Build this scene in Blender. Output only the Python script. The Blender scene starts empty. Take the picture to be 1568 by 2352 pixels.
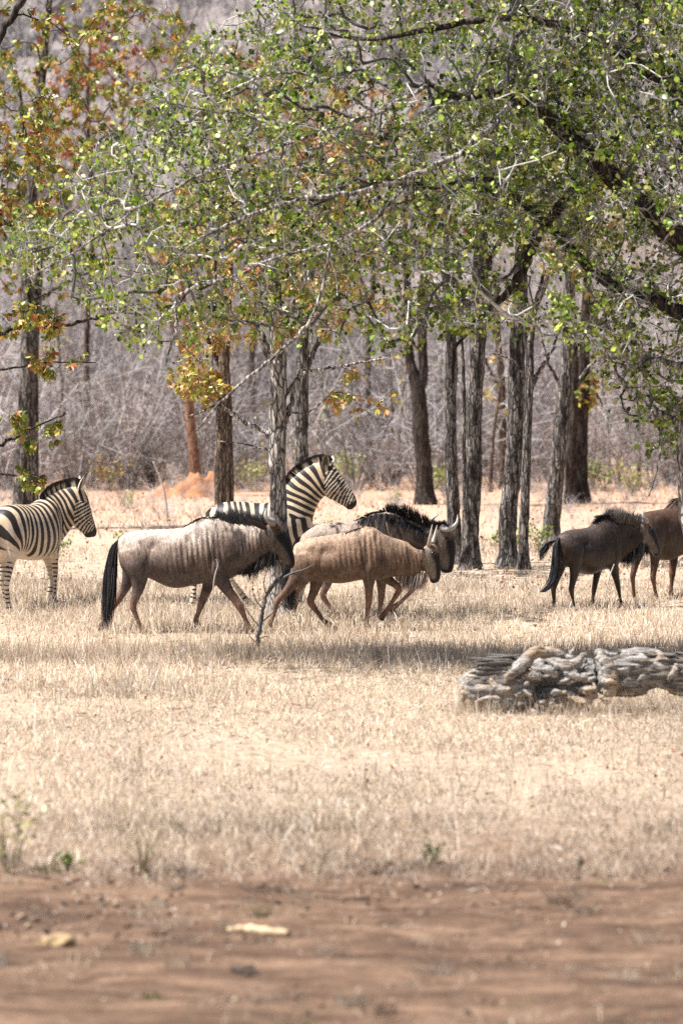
import bpy, math, random
import numpy as np
from mathutils import noise as mnoise, Vector

# ------------------------------------------------------------------ camera, sky, sun, exposure
scene = bpy.context.scene
col = scene.collection
FPX, CAM_H, TILT = 7840.0, 3.087, math.atan(326.0 / 7840.0)
cam_data = bpy.data.cameras.new("camera")
cam_data.sensor_fit = 'HORIZONTAL'
cam_data.sensor_width = 36.0
cam_data.lens = 36.0 * FPX / 1568.0
cam_data.clip_start = 0.5
cam_data.clip_end = 3000.0
cam_data.dof.use_dof = True
cam_data.dof.focus_distance = 42.0
cam_data.dof.aperture_fstop = 3.0
cam = bpy.data.objects.new("camera", cam_data)
col.objects.link(cam)
cam.location = (0, 0, CAM_H)
cam.rotation_euler = (math.pi / 2 - TILT, 0, 0)
scene.camera = cam

SUN_EL, SUN_AZ = math.radians(63), math.radians(78)      # azimuth: degrees to the left of straight behind the camera
sun_dir = Vector((-math.cos(SUN_EL) * math.sin(SUN_AZ), -math.cos(SUN_EL) * math.cos(SUN_AZ), math.sin(SUN_EL)))
world = bpy.data.worlds.new("World")
scene.world = world
world.use_nodes = True
wn = world.node_tree
sky = wn.nodes.new('ShaderNodeTexSky')
sky.sky_type = 'NISHITA'
sky.sun_disc = False
sky.sun_elevation = SUN_EL
sky.sun_rotation = math.atan2(sun_dir.x, sun_dir.y)
sky.dust_density = 2.0
wn.links.new(sky.outputs[0], wn.nodes['Background'].inputs[0])
wn.nodes['Background'].inputs[1].default_value = 0.05
sl = bpy.data.lights.new("sun", 'SUN')
sl.energy = 5.0
sl.angle = math.radians(0.53)
sl.color = (1.0, 0.965, 0.925)
so = bpy.data.objects.new("sun", sl)
col.objects.link(so)
so.rotation_euler = (-sun_dir).to_track_quat('-Z', 'Y').to_euler()
scene.view_settings.view_transform = 'Standard'
scene.view_settings.look = 'None'
scene.view_settings.gamma = 1.0
scene.view_settings.exposure = 1.08
scene.render.engine = 'CYCLES'
scene.cycles.use_denoising = False
scene.cycles.max_bounces = 4
scene.cycles.diffuse_bounces = 2
scene.cycles.transparent_max_bounces = 4

RNG = np.random.default_rng(7)
random.seed(7)


# ------------------------------------------------------------------ helpers
def at(u, v, d):
    """the point at depth d (metres along +y) seen at photo position u, v of a 1568 wide view"""
    x, y = (u - 784.0) / FPX, -(v - 1176.0) / FPX
    c, s = math.cos(TILT), math.sin(TILT)
    ry, rz = y * s + c, y * c - s
    t = d / ry
    return np.array((x * t, d, CAM_H + rz * t))


def hill(x, y):
    q = np.maximum(np.asarray(y, float) - 90.0, 0.0)
    z = 0.24 * q * q / (q + 70.0)
    return z * (1.0 + 0.05 * np.sin(np.asarray(x, float) * 0.021 + 0.7) + 0.03 * np.sin(np.asarray(x, float) * 0.06 + y * 0.02))


def bumps(x, y):
    x = np.asarray(x, float); y = np.asarray(y, float)
    k = np.clip(30.0 / np.maximum(y, 1.0), 0.25, 1.0)
    return k * (0.02 * np.sin(x * 1.3 + 0.4 * y) + 0.02 * np.sin(0.9 * y - 0.5 * x + 1.0) + 0.012 * np.sin(2.7 * x - 1.9 * y))


def ground_z(x, y):
    return hill(x, y) + bumps(x, y) * (np.asarray(y) > 22.5)


def on_ground(u, v):
    d = FPX * CAM_H / (v - 850.0)
    p = at(u, v, d)
    p[2] = float(ground_z(p[0], p[1]))
    return p


def vnoise(P, scale, seed=0.0):
    """cheap smooth value noise for arrays of points, about -1..1"""
    P = np.asarray(P, float) * scale + seed * 17.31
    i = np.floor(P).astype(np.int64)
    f = P - i
    f = f * f * (3 - 2 * f)
    out = np.zeros(len(P))
    for dx in (0, 1):
        for dy in (0, 1):
            for dz in (0, 1):
                h = (i[:, 0] + dx) * 374761393 + (i[:, 1] + dy) * 668265263 + (i[:, 2] + dz) * 2147483647
                h = (h ^ (h >> 13)) * 1274126177
                h = ((h ^ (h >> 16)) & 0xFFFF) / 65535.0 * 2 - 1
                w = (f[:, 0] if dx else 1 - f[:, 0]) * (f[:, 1] if dy else 1 - f[:, 1]) * (f[:, 2] if dz else 1 - f[:, 2])
                out += w * h
    return out


def fbm(P, scale, seed=0.0, octv=3):
    o = np.zeros(len(P)); a = 1.0
    for k in range(octv):
        o += a * vnoise(P, scale * 2 ** k, seed + k * 3.7)
        a *= 0.5
    return o


def sstep(a, b, x):
    t = np.clip((np.asarray(x, float) - a) / (b - a), 0, 1)
    return t * t * (3 - 2 * t)


def mesh_np(name, V, F, smooth=False, attrs=None):
    """F: (n,3) or (n,4) int array, or a list of such arrays"""
    me = bpy.data.meshes.new(name)
    V = np.ascontiguousarray(V, dtype=np.float32)
    Fs = F if isinstance(F, list) else [F]
    Fs = [np.asarray(f, dtype=np.int32) for f in Fs if len(f)]
    loops = np.concatenate([f.ravel() for f in Fs])
    starts, off = [], 0
    for f in Fs:
        k = f.shape[1]
        starts.append(np.arange(len(f), dtype=np.int32) * k + off)
        off += len(f) * k
    starts = np.concatenate(starts)
    me.vertices.add(len(V)); me.vertices.foreach_set('co', V.ravel())
    me.loops.add(len(loops)); me.loops.foreach_set('vertex_index', loops)
    me.polygons.add(len(starts)); me.polygons.foreach_set('loop_start', starts)
    me.update(calc_edges=True)
    if smooth:
        me.polygons.foreach_set('use_smooth', np.ones(len(starts), dtype=bool))
    for k, a in (attrs or {}).items():
        set_attr(me, k, a)
    return me


def set_attr(me, name, a):
    a = np.asarray(a, dtype=np.float32)
    if a.ndim == 2:
        at_ = me.attributes.new(name, 'FLOAT_COLOR', 'POINT')
        if a.shape[1] == 3:
            a = np.concatenate([a, np.ones((len(a), 1), np.float32)], 1)
        at_.data.foreach_set('color', np.ascontiguousarray(a).ravel())
    else:
        at_ = me.attributes.new(name, 'FLOAT', 'POINT')
        at_.data.foreach_set('value', a)


def obj(name, me, mat=None, parent=None, loc=None, rotz=0.0):
    o = bpy.data.objects.new(name, me)
    col.objects.link(o)
    if mat is not None and me is not None and len(me.materials) == 0:
        me.materials.append(mat)
    if parent is not None:
        o.parent = parent
    if loc is not None:
        o.location = [float(c) for c in loc]
    o.rotation_euler = (0, 0, rotz)
    return o


def tag(o, label=None, cat=None, group=None, kind=None):
    if label: o['label'] = label
    if cat: o['category'] = cat
    if group: o['group'] = group
    if kind: o['kind'] = kind
    return o


def thing(name, label, cat, loc=(0, 0, 0), rotz=0.0, group=None):
    return tag(obj(name, None, loc=loc, rotz=rotz), label, cat, group)


def catmull(P, n):
    """resample rows of P (any columns) along a Catmull-Rom spline to about n rows"""
    P = np.asarray(P, float)
    if len(P) < 3:
        t = np.linspace(0, 1, n)[:, None]
        return P[0] * (1 - t) + P[-1] * t
    Q = np.vstack([2 * P[0] - P[1], P, 2 * P[-1] - P[-2]])
    m = len(P) - 1
    t = np.linspace(0, m - 1e-6, n)
    i = t.astype(int); f = (t - i)[:, None]
    a, b, c, d = Q[i], Q[i + 1], Q[i + 2], Q[i + 3]
    return 0.5 * (2 * b + (c - a) * f + (2 * a - 5 * b + 4 * c - d) * f ** 2 + (3 * b - a - 3 * c + d) * f ** 3)


def ring_faces(n_rings, k, base=0, caps=True):
    i = np.arange(n_rings - 1)[:, None] * k
    j = np.arange(k)[None, :]
    jn = (j + 1) % k
    F = np.stack([i + j, i + jn, i + k + jn, i + k + j], -1).reshape(-1, 4) + base
    return F


class Acc:
    """collects vertices, quads, triangles and per-vertex colours"""
    def __init__(s):
        s.V, s.Q, s.T, s.C, s.n = [], [], [], [], 0

    def add(s, V, Q=None, T=None, C=None):
        if Q is not None and len(Q): s.Q.append(np.asarray(Q) + s.n)
        if T is not None and len(T): s.T.append(np.asarray(T) + s.n)
        s.V.append(V); s.n += len(V)
        if C is not None:
            C = np.asarray(C, float)
            s.C.append(np.broadcast_to(C, (len(V), 3)) if C.ndim == 1 else C)

    def mesh(s, name, smooth=False):
        F = []
        if s.Q: F.append(np.concatenate(s.Q))
        if s.T: F.append(np.concatenate(s.T))
        return mesh_np(name, np.concatenate(s.V), F, smooth, {'col': np.concatenate(s.C)} if s.C else None)


def tube(acc, P, R, k=6, C=None, cap=True, rough=0.0, seed=0.0, flare=None):
    """tapered tube along points P with radii R"""
    P = np.asarray(P, float); R = np.asarray(R, float)
    n = len(P)
    T = np.gradient(P, axis=0)
    T /= np.linalg.norm(T, axis=1)[:, None] + 1e-9
    ref = np.array((0.0, 1.0, 0.0)) if abs(T[0, 1]) < 0.85 else np.array((1.0, 0.0, 0.0))
    A = np.cross(T, ref); A /= np.linalg.norm(A, axis=1)[:, None] + 1e-9
    B = np.cross(T, A)
    th = np.arange(k) / k * 2 * math.pi
    rr = R[:, None] * np.ones((1, k))
    V = P[:, None, :] + rr[..., None] * (np.cos(th)[None, :, None] * A[:, None, :] + np.sin(th)[None, :, None] * B[:, None, :])
    if rough:
        N = V - P[:, None, :]
        fl = V.reshape(-1, 3)
        q = fl * np.array((1.0, 1.0, 0.28))
        disp = fbm(q, 26.0, seed, 2) * 0.8 + fbm(fl, 5.0, seed + 5, 2) * 0.6
        V = V + N * (rough * disp.reshape(n, k))[..., None]
    V = V.reshape(-1, 3)
    Q = ring_faces(n, k)
    Tn = []
    if cap:
        V = np.vstack([V, P[0], P[-1]])
        c0, c1 = n * k, n * k + 1
        j = np.arange(k)
        Tn = np.vstack([np.stack([np.full(k, c0), (j + 1) % k, j], 1), np.stack([np.full(k, c1), (n - 1) * k + j, (n - 1) * k + (j + 1) % k], 1)])
    acc.add(V, Q, Tn, C)
    return V


def scatter(TV, TF, pos, X, Y, Z, scale):
    """copies of a template (TV verts, TF faces) at pos with axes X, Y, Z (N,3) and scale (N,)"""
    N, k = len(pos), len(TV)
    V = pos[:, None, :] + scale[:, None, None] * (TV[None, :, 0:1] * X[:, None, :] + TV[None, :, 1:2] * Y[:, None, :] + TV[None, :, 2:3] * Z[:, None, :])
    F = (TF[None] + (np.arange(N) * k)[:, None, None]).reshape(-1, TF.shape[1])
    return V.reshape(-1, 3), F


def unit(a):
    return a / (np.linalg.norm(a, axis=-1, keepdims=True) + 1e-9)


def rand_axes(n, rng=RNG, up=None, upw=0.0):
    Z = unit(rng.normal(size=(n, 3)))
    if up is not None:
        Z = unit(Z + upw * np.asarray(up))
    X = unit(np.cross(rng.normal(size=(n, 3)), Z))
    return X, np.cross(Z, X), Z


# ------------------------------------------------------------------ materials
def new_mat(name):
    m = bpy.data.materials.new(name)
    m.use_nodes = True
    nt = m.node_tree
    b = nt.nodes['Principled BSDF']
    b.inputs['Specular IOR Level'].default_value = 0.25
    b.inputs['Roughness'].default_value = 0.9
    return m, nt, b


def N_(nt, kind, **kw):
    n = nt.nodes.new(kind)
    for k, v in kw.items():
        setattr(n, k, v)
    return n


def ramp(nt, stops, fac=None, interp='LINEAR'):
    r = N_(nt, 'ShaderNodeValToRGB')
    r.color_ramp.interpolation = interp
    e = r.color_ramp.elements
    while len(e) > 1: e.remove(e[-1])
    for i, (p, c) in enumerate(stops):
        el = e[0] if i == 0 else e.new(p)
        el.position = p
        el.color = tuple(c) + (1.0,) if len(c) == 3 else tuple(c)
    if fac is not None: nt.links.new(fac, r.inputs[0])
    return r


def noise_node(nt, scale, vec=None, detail=4.0, rough=0.6, stretch=None, coord='Object'):
    tc = N_(nt, 'ShaderNodeTexCoord')
    v = tc.outputs[coord]
    if stretch:
        mp = N_(nt, 'ShaderNodeMapping')
        mp.inputs['Scale'].default_value = stretch
        nt.links.new(v, mp.inputs[0])
        v = mp.outputs[0]
    n = N_(nt, 'ShaderNodeTexNoise')
    n.inputs['Scale'].default_value = scale
    n.inputs['Detail'].default_value = detail
    n.inputs['Roughness'].default_value = rough
    nt.links.new(v, n.inputs['Vector'])
    return n


def mix_col(nt, a, b, fac, mode='MIX'):
    m = N_(nt, 'ShaderNodeMix', data_type='RGBA', blend_type=mode)
    for sock, val in ((6, a), (7, b), (0, fac)):
        if hasattr(val, 'is_output'):
            nt.links.new(val, m.inputs[sock])
        elif sock == 0:
            m.inputs[0].default_value = val
        else:
            m.inputs[sock].default_value = tuple(val) + (1.0,)
    return m.outputs[2]


def bump(nt, b, h, strength=0.4, dist=0.02):
    bn = N_(nt, 'ShaderNodeBump')
    bn.inputs['Strength'].default_value = strength
    bn.inputs['Distance'].default_value = dist
    nt.links.new(h, bn.inputs['Height'])
    nt.links.new(bn.outputs[0], b.inputs['Normal'])


def vcol_mat(name, rough=0.9, nscale=30.0, lo=0.75, hi=1.2, stretch=None, bstr=0.0, bdist=0.01, spec=0.2, transl=0.0, sheen=0.0):
    """colour from the mesh attribute col, broken up by noise"""
    m, nt, b = new_mat(name)
    a = N_(nt, 'ShaderNodeAttribute', attribute_name='col')
    n = noise_node(nt, nscale, stretch=stretch)
    r = ramp(nt, [(0.3, (lo,) * 3), (0.7, (hi,) * 3)], n.outputs[0])
    c = mix_col(nt, a.outputs[0], r.outputs[0], 1.0, 'MULTIPLY')
    nt.links.new(c, b.inputs['Base Color'])
    b.inputs['Roughness'].default_value = rough
    b.inputs['Specular IOR Level'].default_value = spec
    if sheen: b.inputs['Sheen Weight'].default_value = sheen
    if bstr: bump(nt, b, n.outputs[0], bstr, bdist)
    if transl:
        t = N_(nt, 'ShaderNodeBsdfTranslucent')
        nt.links.new(c, t.inputs[0])
        mx = N_(nt, 'ShaderNodeMixShader')
        mx.inputs[0].default_value = transl
        nt.links.new(b.outputs[0], mx.inputs[1]); nt.links.new(t.outputs[0], mx.inputs[2])
        nt.links.new(mx.outputs[0], nt.nodes['Material Output'].inputs[0])
    return m


def bark_mat(name, dark, mid, light, scale=1.0, bs=0.9):
    m, nt, b = new_mat(name)
    n1 = noise_node(nt, 20.0 * scale, stretch=(1.0, 1.0, 0.16), detail=6, rough=0.65)
    n2 = noise_node(nt, 3.0 * scale, detail=3)
    tc = N_(nt, 'ShaderNodeTexCoord')
    mp = N_(nt, 'ShaderNodeMapping'); mp.inputs['Scale'].default_value = (1, 1, 0.22)
    nt.links.new(tc.outputs['Object'], mp.inputs[0])
    dn = mix_col(nt, mp.outputs[0], n2.outputs[1], 0.08)
    vo = N_(nt, 'ShaderNodeTexVoronoi', feature='DISTANCE_TO_EDGE')
    vo.inputs['Scale'].default_value = 26.0 * scale
    nt.links.new(dn, vo.inputs['Vector'])
    crack = ramp(nt, [(0.0, (0, 0, 0)), (0.16, (1, 1, 1))], vo.outputs['Distance'])
    base = ramp(nt, [(0.34, dark), (0.47, mid), (0.62, light)], n1.outputs[0])
    c = mix_col(nt, dark, base.outputs[0], crack.outputs[0])
    r2 = ramp(nt, [(0.3, (0.7, 0.66, 0.62)), (0.7, (1.15, 1.12, 1.1))], n2.outputs[0])
    c = mix_col(nt, c, r2.outputs[0], 1.0, 'MULTIPLY')
    nt.links.new(c, b.inputs['Base Color'])
    h = N_(nt, 'ShaderNodeMath', operation='MULTIPLY')
    nt.links.new(crack.outputs[0], h.inputs[0]); nt.links.new(n1.outputs[0], h.inputs[1])
    bump(nt, b, h.outputs[0], bs * 0.7, 0.025)
    return m


# ------------------------------------------------------------------ the setting: ground, track, grass, litter, hillside thicket
def ground_material():
    m, nt, b = new_mat("savanna_soil")
    tc = N_(nt, 'ShaderNodeTexCoord')
    sep = N_(nt, 'ShaderNodeSeparateXYZ')
    nt.links.new(tc.outputs['Object'], sep.inputs[0])
    wob = noise_node(nt, 0.22, detail=5)
    ad = N_(nt, 'ShaderNodeMath', operation='MULTIPLY_ADD')
    nt.links.new(wob.outputs[0], ad.inputs[0]); ad.inputs[1].default_value = 30.0
    nt.links.new(sep.outputs[1], ad.inputs[2])
    mr = N_(nt, 'ShaderNodeMapRange')
    mr.inputs[1].default_value = 0.0; mr.inputs[2].default_value = 200.0
    nt.links.new(ad.outputs[0], mr.inputs[0])
    zone = ramp(nt, [(0.0, (0.36, 0.285, 0.215)), (0.20, (0.40, 0.315, 0.235)), (0.26, (0.43, 0.34, 0.25)), (0.32, (0.45, 0.36, 0.27)), (0.385, (0.47, 0.355, 0.265)), (0.47, (0.47, 0.325, 0.235)), (0.53, (0.46, 0.29, 0.195)), (0.60, (0.32, 0.25, 0.22)), (1.0, (0.25, 0.215, 0.205))], mr.outputs[0])
    n1 = noise_node(nt, 6.0, detail=8, rough=0.7)
    r1 = ramp(nt, [(0.28, (0.5, 0.46, 0.44)), (0.46, (0.9, 0.89, 0.88)), (0.7, (1.15, 1.15, 1.15))], n1.outputs[0])
    n4 = noise_node(nt, 1.4, detail=4)
    ve = N_(nt, 'ShaderNodeMath', operation='MULTIPLY_ADD')
    nt.links.new(n4.outputs[0], ve.inputs[0]); ve.inputs[1].default_value = 3.0
    nt.links.new(sep.outputs[1], ve.inputs[2])
    vr = N_(nt, 'ShaderNodeMapRange'); vr.inputs[1].default_value = 22.6; vr.inputs[2].default_value = 26.0
    nt.links.new(ve.outputs[0], vr.inputs[0])
    zc = mix_col(nt, (0.20, 0.13, 0.09), zone.outputs[0], vr.outputs[0])
    c = mix_col(nt, zc, r1.outputs[0], 1.0, 'MULTIPLY')
    nt.links.new(c, b.inputs['Base Color'])
    b.inputs['Roughness'].default_value = 1.0
    b.inputs['Specular IOR Level'].default_value = 0.05
    bump(nt, b, n1.outputs[0], 0.6, 0.05)
    return m


xs = np.concatenate([np.linspace(-420, -22, 34), np.linspace(-20, 20, 81), np.linspace(22, 420, 34)])
ys = np.concatenate([np.linspace(-40, 5, 10), np.linspace(6, 95, 179), np.linspace(98, 620, 90)])
GX, GY = np.meshgrid(xs, ys)
GV = np.stack([GX.ravel(), GY.ravel(), ground_z(GX.ravel(), GY.ravel())], 1)
nx, ny = len(xs), len(ys)
gi = (np.arange(ny - 1)[:, None] * nx + np.arange(nx - 1)[None, :]).ravel()
GF = np.stack([gi, gi + 1, gi + nx + 1, gi + nx], 1)
M_soil = ground_material()
tag(obj("ground", mesh_np("ground", GV, GF, True), M_soil), "pale sandy savanna ground rising into a brushy hillside", kind="structure")


def track_material():
    m, nt, b = new_mat("track_dirt")
    n1 = noise_node(nt, 1.1, detail=8, rough=0.65, stretch=(0.8, 2.6, 1))
    n2 = noise_node(nt, 6.0, detail=8, rough=0.75, stretch=(1, 1.6, 1))
    c1 = ramp(nt, [(0.30, (0.075, 0.048, 0.036)), (0.5, (0.165, 0.105, 0.072)), (0.70, (0.29, 0.19, 0.13))], n1.outputs[0])
    r = ramp(nt, [(0.32, (0.35, 0.34, 0.34)), (0.5, (0.9, 0.9, 0.9)), (0.7, (1.3, 1.27, 1.24))], n2.outputs[0])
    c = mix_col(nt, c1.outputs[0], r.outputs[0], 1.0, 'MULTIPLY')
    nt.links.new(c, b.inputs['Base Color'])
    b.inputs['Roughness'].default_value = 1.0
    b.inputs['Specular IOR Level'].default_value = 0.05
    bump(nt, b, n2.outputs[0], 0.7, 0.04)
    return m


tx = np.concatenate([np.linspace(-16, -4, 25), np.linspace(-3.9, 3.9, 181), np.linspace(4, 16, 25)])
edge = 20.9 + 0.4 * np.sin(tx * 0.9) + 0.35 * np.sin(tx * 2.3 + 1) + 0.03 * tx + 0.25 * np.sin(tx * 6.1) + 0.15 * np.sin(tx * 13.0)
rows = 60
TV = []
rows = 100
for i in range(rows):
    f = i / (rows - 1)
    y = 3.0 + (edge - 3.0) * f
    z = 0.006 + 0.018 * np.sin(y * 2.1 + 0.4 * tx) * np.sin(tx * 1.4 + y) + 0.014
    z = z + 0.03 * np.exp(-((y - 15.2) / 0.5) ** 2) - 0.012 * np.exp(-((y - 18.6) / 0.7) ** 2)
    z = np.maximum(z, 0.006) * (1 - sstep(0.93, 1.0, f)) + 0.004
    if i == rows - 1: z = z * 0 - 0.05
    TV.append(np.stack([tx, y, z], 1))
TV = np.concatenate(TV)
k = len(tx)
gi = (np.arange(rows - 1)[:, None] * k + np.arange(k - 1)[None, :]).ravel()
TVn = fbm(TV * np.array((1, 1, 0)), 2.2, 2.0, 4)
TV[:-k, 2] += 0.022 * np.clip(TVn[:-k], -0.6, 1) + 0.012
tag(obj("dirt_track", mesh_np("dirt_track", TV, np.stack([gi, gi + 1, gi + k + 1, gi + k], 1), True), track_material()),
    "bare reddish brown dirt track along the bottom", kind="structure")


def zone_xy(n, d0, d1, power, rng, margin=1.35):
    """random ground points inside the widened view between depths d0 and d1"""
    t = rng.random(n)
    if power == 0:
        d = d0 * (d1 / d0) ** t
    else:
        d = (d0 ** power + t * (d1 ** power - d0 ** power)) ** (1 / power)
    half = d * 0.1 * margin + 0.4
    return (rng.random(n) * 2 - 1) * half, d


def blades(n, d0, d1, hmin, hmax, wid, pal, rng, power=1.0, clump=0.0, cscale=0.8, lean=0.45, seg=2):
    x, y = zone_xy(n, d0, d1, power, rng)
    if clump:
        c = fbm(np.stack([x, y * 0.6, np.zeros(n)], 1), cscale, 3.0, 3)
        keep = rng.random(n) < sstep(-clump, 0.55, c) * 0.9 + 0.1
        x, y = x[keep], y[keep]
        n = len(x)
    z = ground_z(x, y)
    hgt = (hmin + (hmax - hmin) * rng.random(n) ** 1.7)
    tall = fbm(np.stack([x, y * 0.5, np.zeros(n)], 1), 0.5, 9.0, 2)
    hgt *= 0.75 + 0.5 * sstep(-0.5, 0.8, tall)
    a = rng.random(n) * 2 * math.pi
    ln = lean * hgt * (0.3 + rng.random(n))
    dx, dy = np.cos(a) * ln, np.sin(a) * ln
    b = rng.random(n) * math.pi
    w = wid * (0.6 + 0.8 * rng.random(n)) * np.maximum(1.0, y / 40.0)
    wx, wy = np.cos(b) * w, np.sin(b) * w * 0.6
    base = np.stack([x, y, z - 0.01], 1)
    W = np.stack([wx, wy, 0 * w], 1)
    mid = base + np.stack([dx * 0.35, dy * 0.35, hgt * 0.6], 1)
    tip = base + np.stack([dx, dy, hgt * (1.0 - 0.25 * rng.random(n))], 1)
    V = np.stack([base - W, base + W, mid - W * 0.7, mid + W * 0.7, tip], 1).reshape(-1, 3)
    i = np.arange(n) * 5
    T = np.concatenate([np.stack([i, i + 1, i + 3], 1), np.stack([i, i + 3, i + 2], 1), np.stack([i + 2, i + 3, i + 4], 1)])
    pal = np.asarray(pal)
    C = pal[rng.integers(0, len(pal), n)] * (0.8 + 0.4 * rng.random(n))[:, None]
    patch = fbm(np.stack([x, y * 0.4, np.zeros(n)], 1), 0.45, 21.0, 3)
    C = C * (1.0 + 0.42 * np.clip(patch, -1, 0.8))[:, None]
    return V, T, np.repeat(C, 5, axis=0)


STRAW = [(0.62, 0.505, 0.36), (0.69, 0.595, 0.465), (0.54, 0.43, 0.325), (0.74, 0.67, 0.585), (0.44, 0.35, 0.27), (0.62, 0.55, 0.47), (0.64, 0.52, 0.37), (0.34, 0.26, 0.20)]
WARM = [(0.58, 0.43, 0.31), (0.64, 0.51, 0.40), (0.48, 0.34, 0.25), (0.60, 0.48, 0.39)]
DULL = [(0.42, 0.33, 0.245), (0.50, 0.41, 0.315), (0.34, 0.265, 0.20), (0.46, 0.395, 0.33), (0.36, 0.31, 0.25), (0.24, 0.18, 0.14)]
g = Acc()
rg = np.random.default_rng(11)
for args in ((150000, 20.8, 34.0, 0.02, 0.11, 0.0036, DULL + STRAW[:4] + STRAW[:2], rg, 1.0, 1.0, 1.1, 1.1),
             (140000, 32.0, 50.0, 0.04, 0.18, 0.0040, STRAW, rg, 1.0, 1.0, 0.9, 0.8),
             (48000, 49.0, 90.0, 0.04, 0.22, 0.0052, WARM + STRAW[:4], rg, 0.6, 0.5, 0.35, 0.8),
             (17000, 20.2, 23.5, 0.02, 0.11, 0.0036, DULL, rg, 1.0, 0.5, 1.6, 1.0),
             (5200, 13.0, 20.9, 0.01, 0.06, 0.0035, DULL, rg, 1.0, 0.25, 1.5, 2.2),
             (15000, 13.0, 17.8, 0.03, 0.17, 0.0026, DULL + STRAW[:3] + [(0.26, 0.28, 0.14)], rg, 1.0, -0.1, 1.3, 0.9),
             (26000, 37.6, 47.0, 0.10, 0.30, 0.0036, STRAW, rg, 1.0, 0.5, 0.6, 0.5),
             (4500, 22.0, 60.0, 0.24, 0.46, 0.0030, STRAW + DULL, rg, 1.0, 0.4, 0.8)):
    V, T, C = blades(*args)
    g.add(V, None, T, C)
# a taller fringe of grass standing along the near edge of the canopy shade and around the log
n = 9000
rx = rg.uniform(-5.2, 5.2, n); ry = 36.2 + rg.normal(0, 0.55, n)
hh = 0.07 + 0.2 * rg.random(n)
a = rg.random(n) * 6.28
base = np.stack([rx, ry, ground_z(rx, ry) - 0.01], 1)
W = np.stack([0.004 + 0 * rx, 0 * rx, 0 * rx], 1)
tip = base + np.stack([np.cos(a) * hh * 0.35, np.sin(a) * hh * 0.35, hh], 1)
V = np.stack([base - W, base + W, tip], 1).reshape(-1, 3)
i = np.arange(n) * 3
Cg = np.asarray(DULL + STRAW)[rg.integers(0, len(DULL + STRAW), n)]
g.add(V, None, np.stack([i, i + 1, i + 2], 1), np.repeat(Cg, 3, axis=0))
# dry tufts dotted over the track
nt_, nb = 150, 46
cy = np.concatenate([13.0 + 5.2 * rg.random(105), 18 + 3.2 * rg.random(45)]); cx = (rg.random(nt_) * 2 - 1) * (cy * 0.13 + 0.3)
tone_t = np.asarray(DULL + STRAW[:4] + [(0.20, 0.20, 0.10), (0.16, 0.11, 0.08)])[rg.integers(0, len(DULL) + 6, nt_)]
px_ = np.repeat(cx, nb) + rg.normal(0, 0.045, nt_ * nb); py_ = np.repeat(cy, nb) + rg.normal(0, 0.05, nt_ * nb)
hh = np.repeat(0.03 + 0.10 * rg.random(nt_) ** 1.5, nb) * (0.4 + 0.8 * rg.random(nt_ * nb)); a = rg.random(nt_ * nb) * 6.28
base = np.stack([px_, py_, 0.015 + 0 * px_], 1); W = np.stack([0.0032 + 0 * px_, 0 * px_, 0 * px_], 1)
tip = base + np.stack([np.cos(a) * hh * 0.9, np.sin(a) * hh * 0.9, hh], 1)
i = np.arange(nt_ * nb) * 3
g.add(np.stack([base - W, base + W, tip], 1).reshape(-1, 3), None, np.stack([i, i + 1, i + 2], 1), np.repeat(np.repeat(tone_t * 0.62, nb, axis=0), 3, axis=0))
# broken straws lying flat
n = 60000
rx, ry = zone_xy(n, 20.5, 60, 1.0, rg)
sx, sy = zone_xy(9000, 13, 20.6, 1.0, rg)
rx[:9000], ry[:9000] = sx, sy
a = rg.random(n) * 6.28; L = (0.02 + 0.07 * rg.random(n)) * np.clip((ry - 8) / 30, 0.25, 1)
c0 = np.stack([rx, ry, ground_z(rx, ry) + 0.008 + 0.035 * rg.random(n)], 1)
dv = np.stack([np.cos(a) * L, np.sin(a) * L, rg.normal(0, 0.015, n)], 1)
w = (0.0028 + 0.002 * rg.random(n)) * np.clip(ry / 40, 0.5, 1.5)
wv = np.stack([-np.sin(a) * w, np.cos(a) * w, rg.normal(0, 0.003, n)], 1)
V = np.stack([c0 - dv - wv, c0 + dv, c0 - dv + wv], 1).reshape(-1, 3)
i = np.arange(n) * 3
PS = np.asarray(STRAW + DULL + [(0.8, 0.72, 0.62), (0.22, 0.16, 0.12), (0.30, 0.20, 0.14)])
g.add(V, None, np.stack([i, i + 1, i + 2], 1), np.repeat(PS[rg.integers(0, len(PS), n)], 3, axis=0))
# tufts leaning against the fallen log
n = 2600
rx = rg.uniform(1.0, 4.2, n); ry = 30.15 + rg.normal(0, 0.10, n) + 0.08 * np.sin(rx * 5)
hh = 0.05 + 0.22 * rg.random(n) ** 2
a = rg.random(n) * 6.28
base = np.stack([rx, ry, ground_z(rx, ry) - 0.01], 1)
W = np.stack([0.003 + 0 * rx, 0 * rx, 0 * rx], 1)
tip = base + np.stack([np.cos(a) * hh * 0.5, np.sin(a) * hh * 0.5, hh], 1)
V = np.stack([base - W, base + W, tip], 1).reshape(-1, 3)
i = np.arange(n) * 3
Cg = np.asarray(STRAW)[rg.integers(0, len(STRAW), n)]
g.add(V, None, np.stack([i, i + 1, i + 2], 1), np.repeat(Cg, 3, axis=0))
M_grass = vcol_mat("dry_grass", 0.85, 3.0, 0.9, 1.1, transl=0.25)
tag(obj("dry_grass", g.mesh("dry_grass"), M_grass), "short straw coloured dry grass covering the open ground", "grass", kind="stuff")

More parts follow.
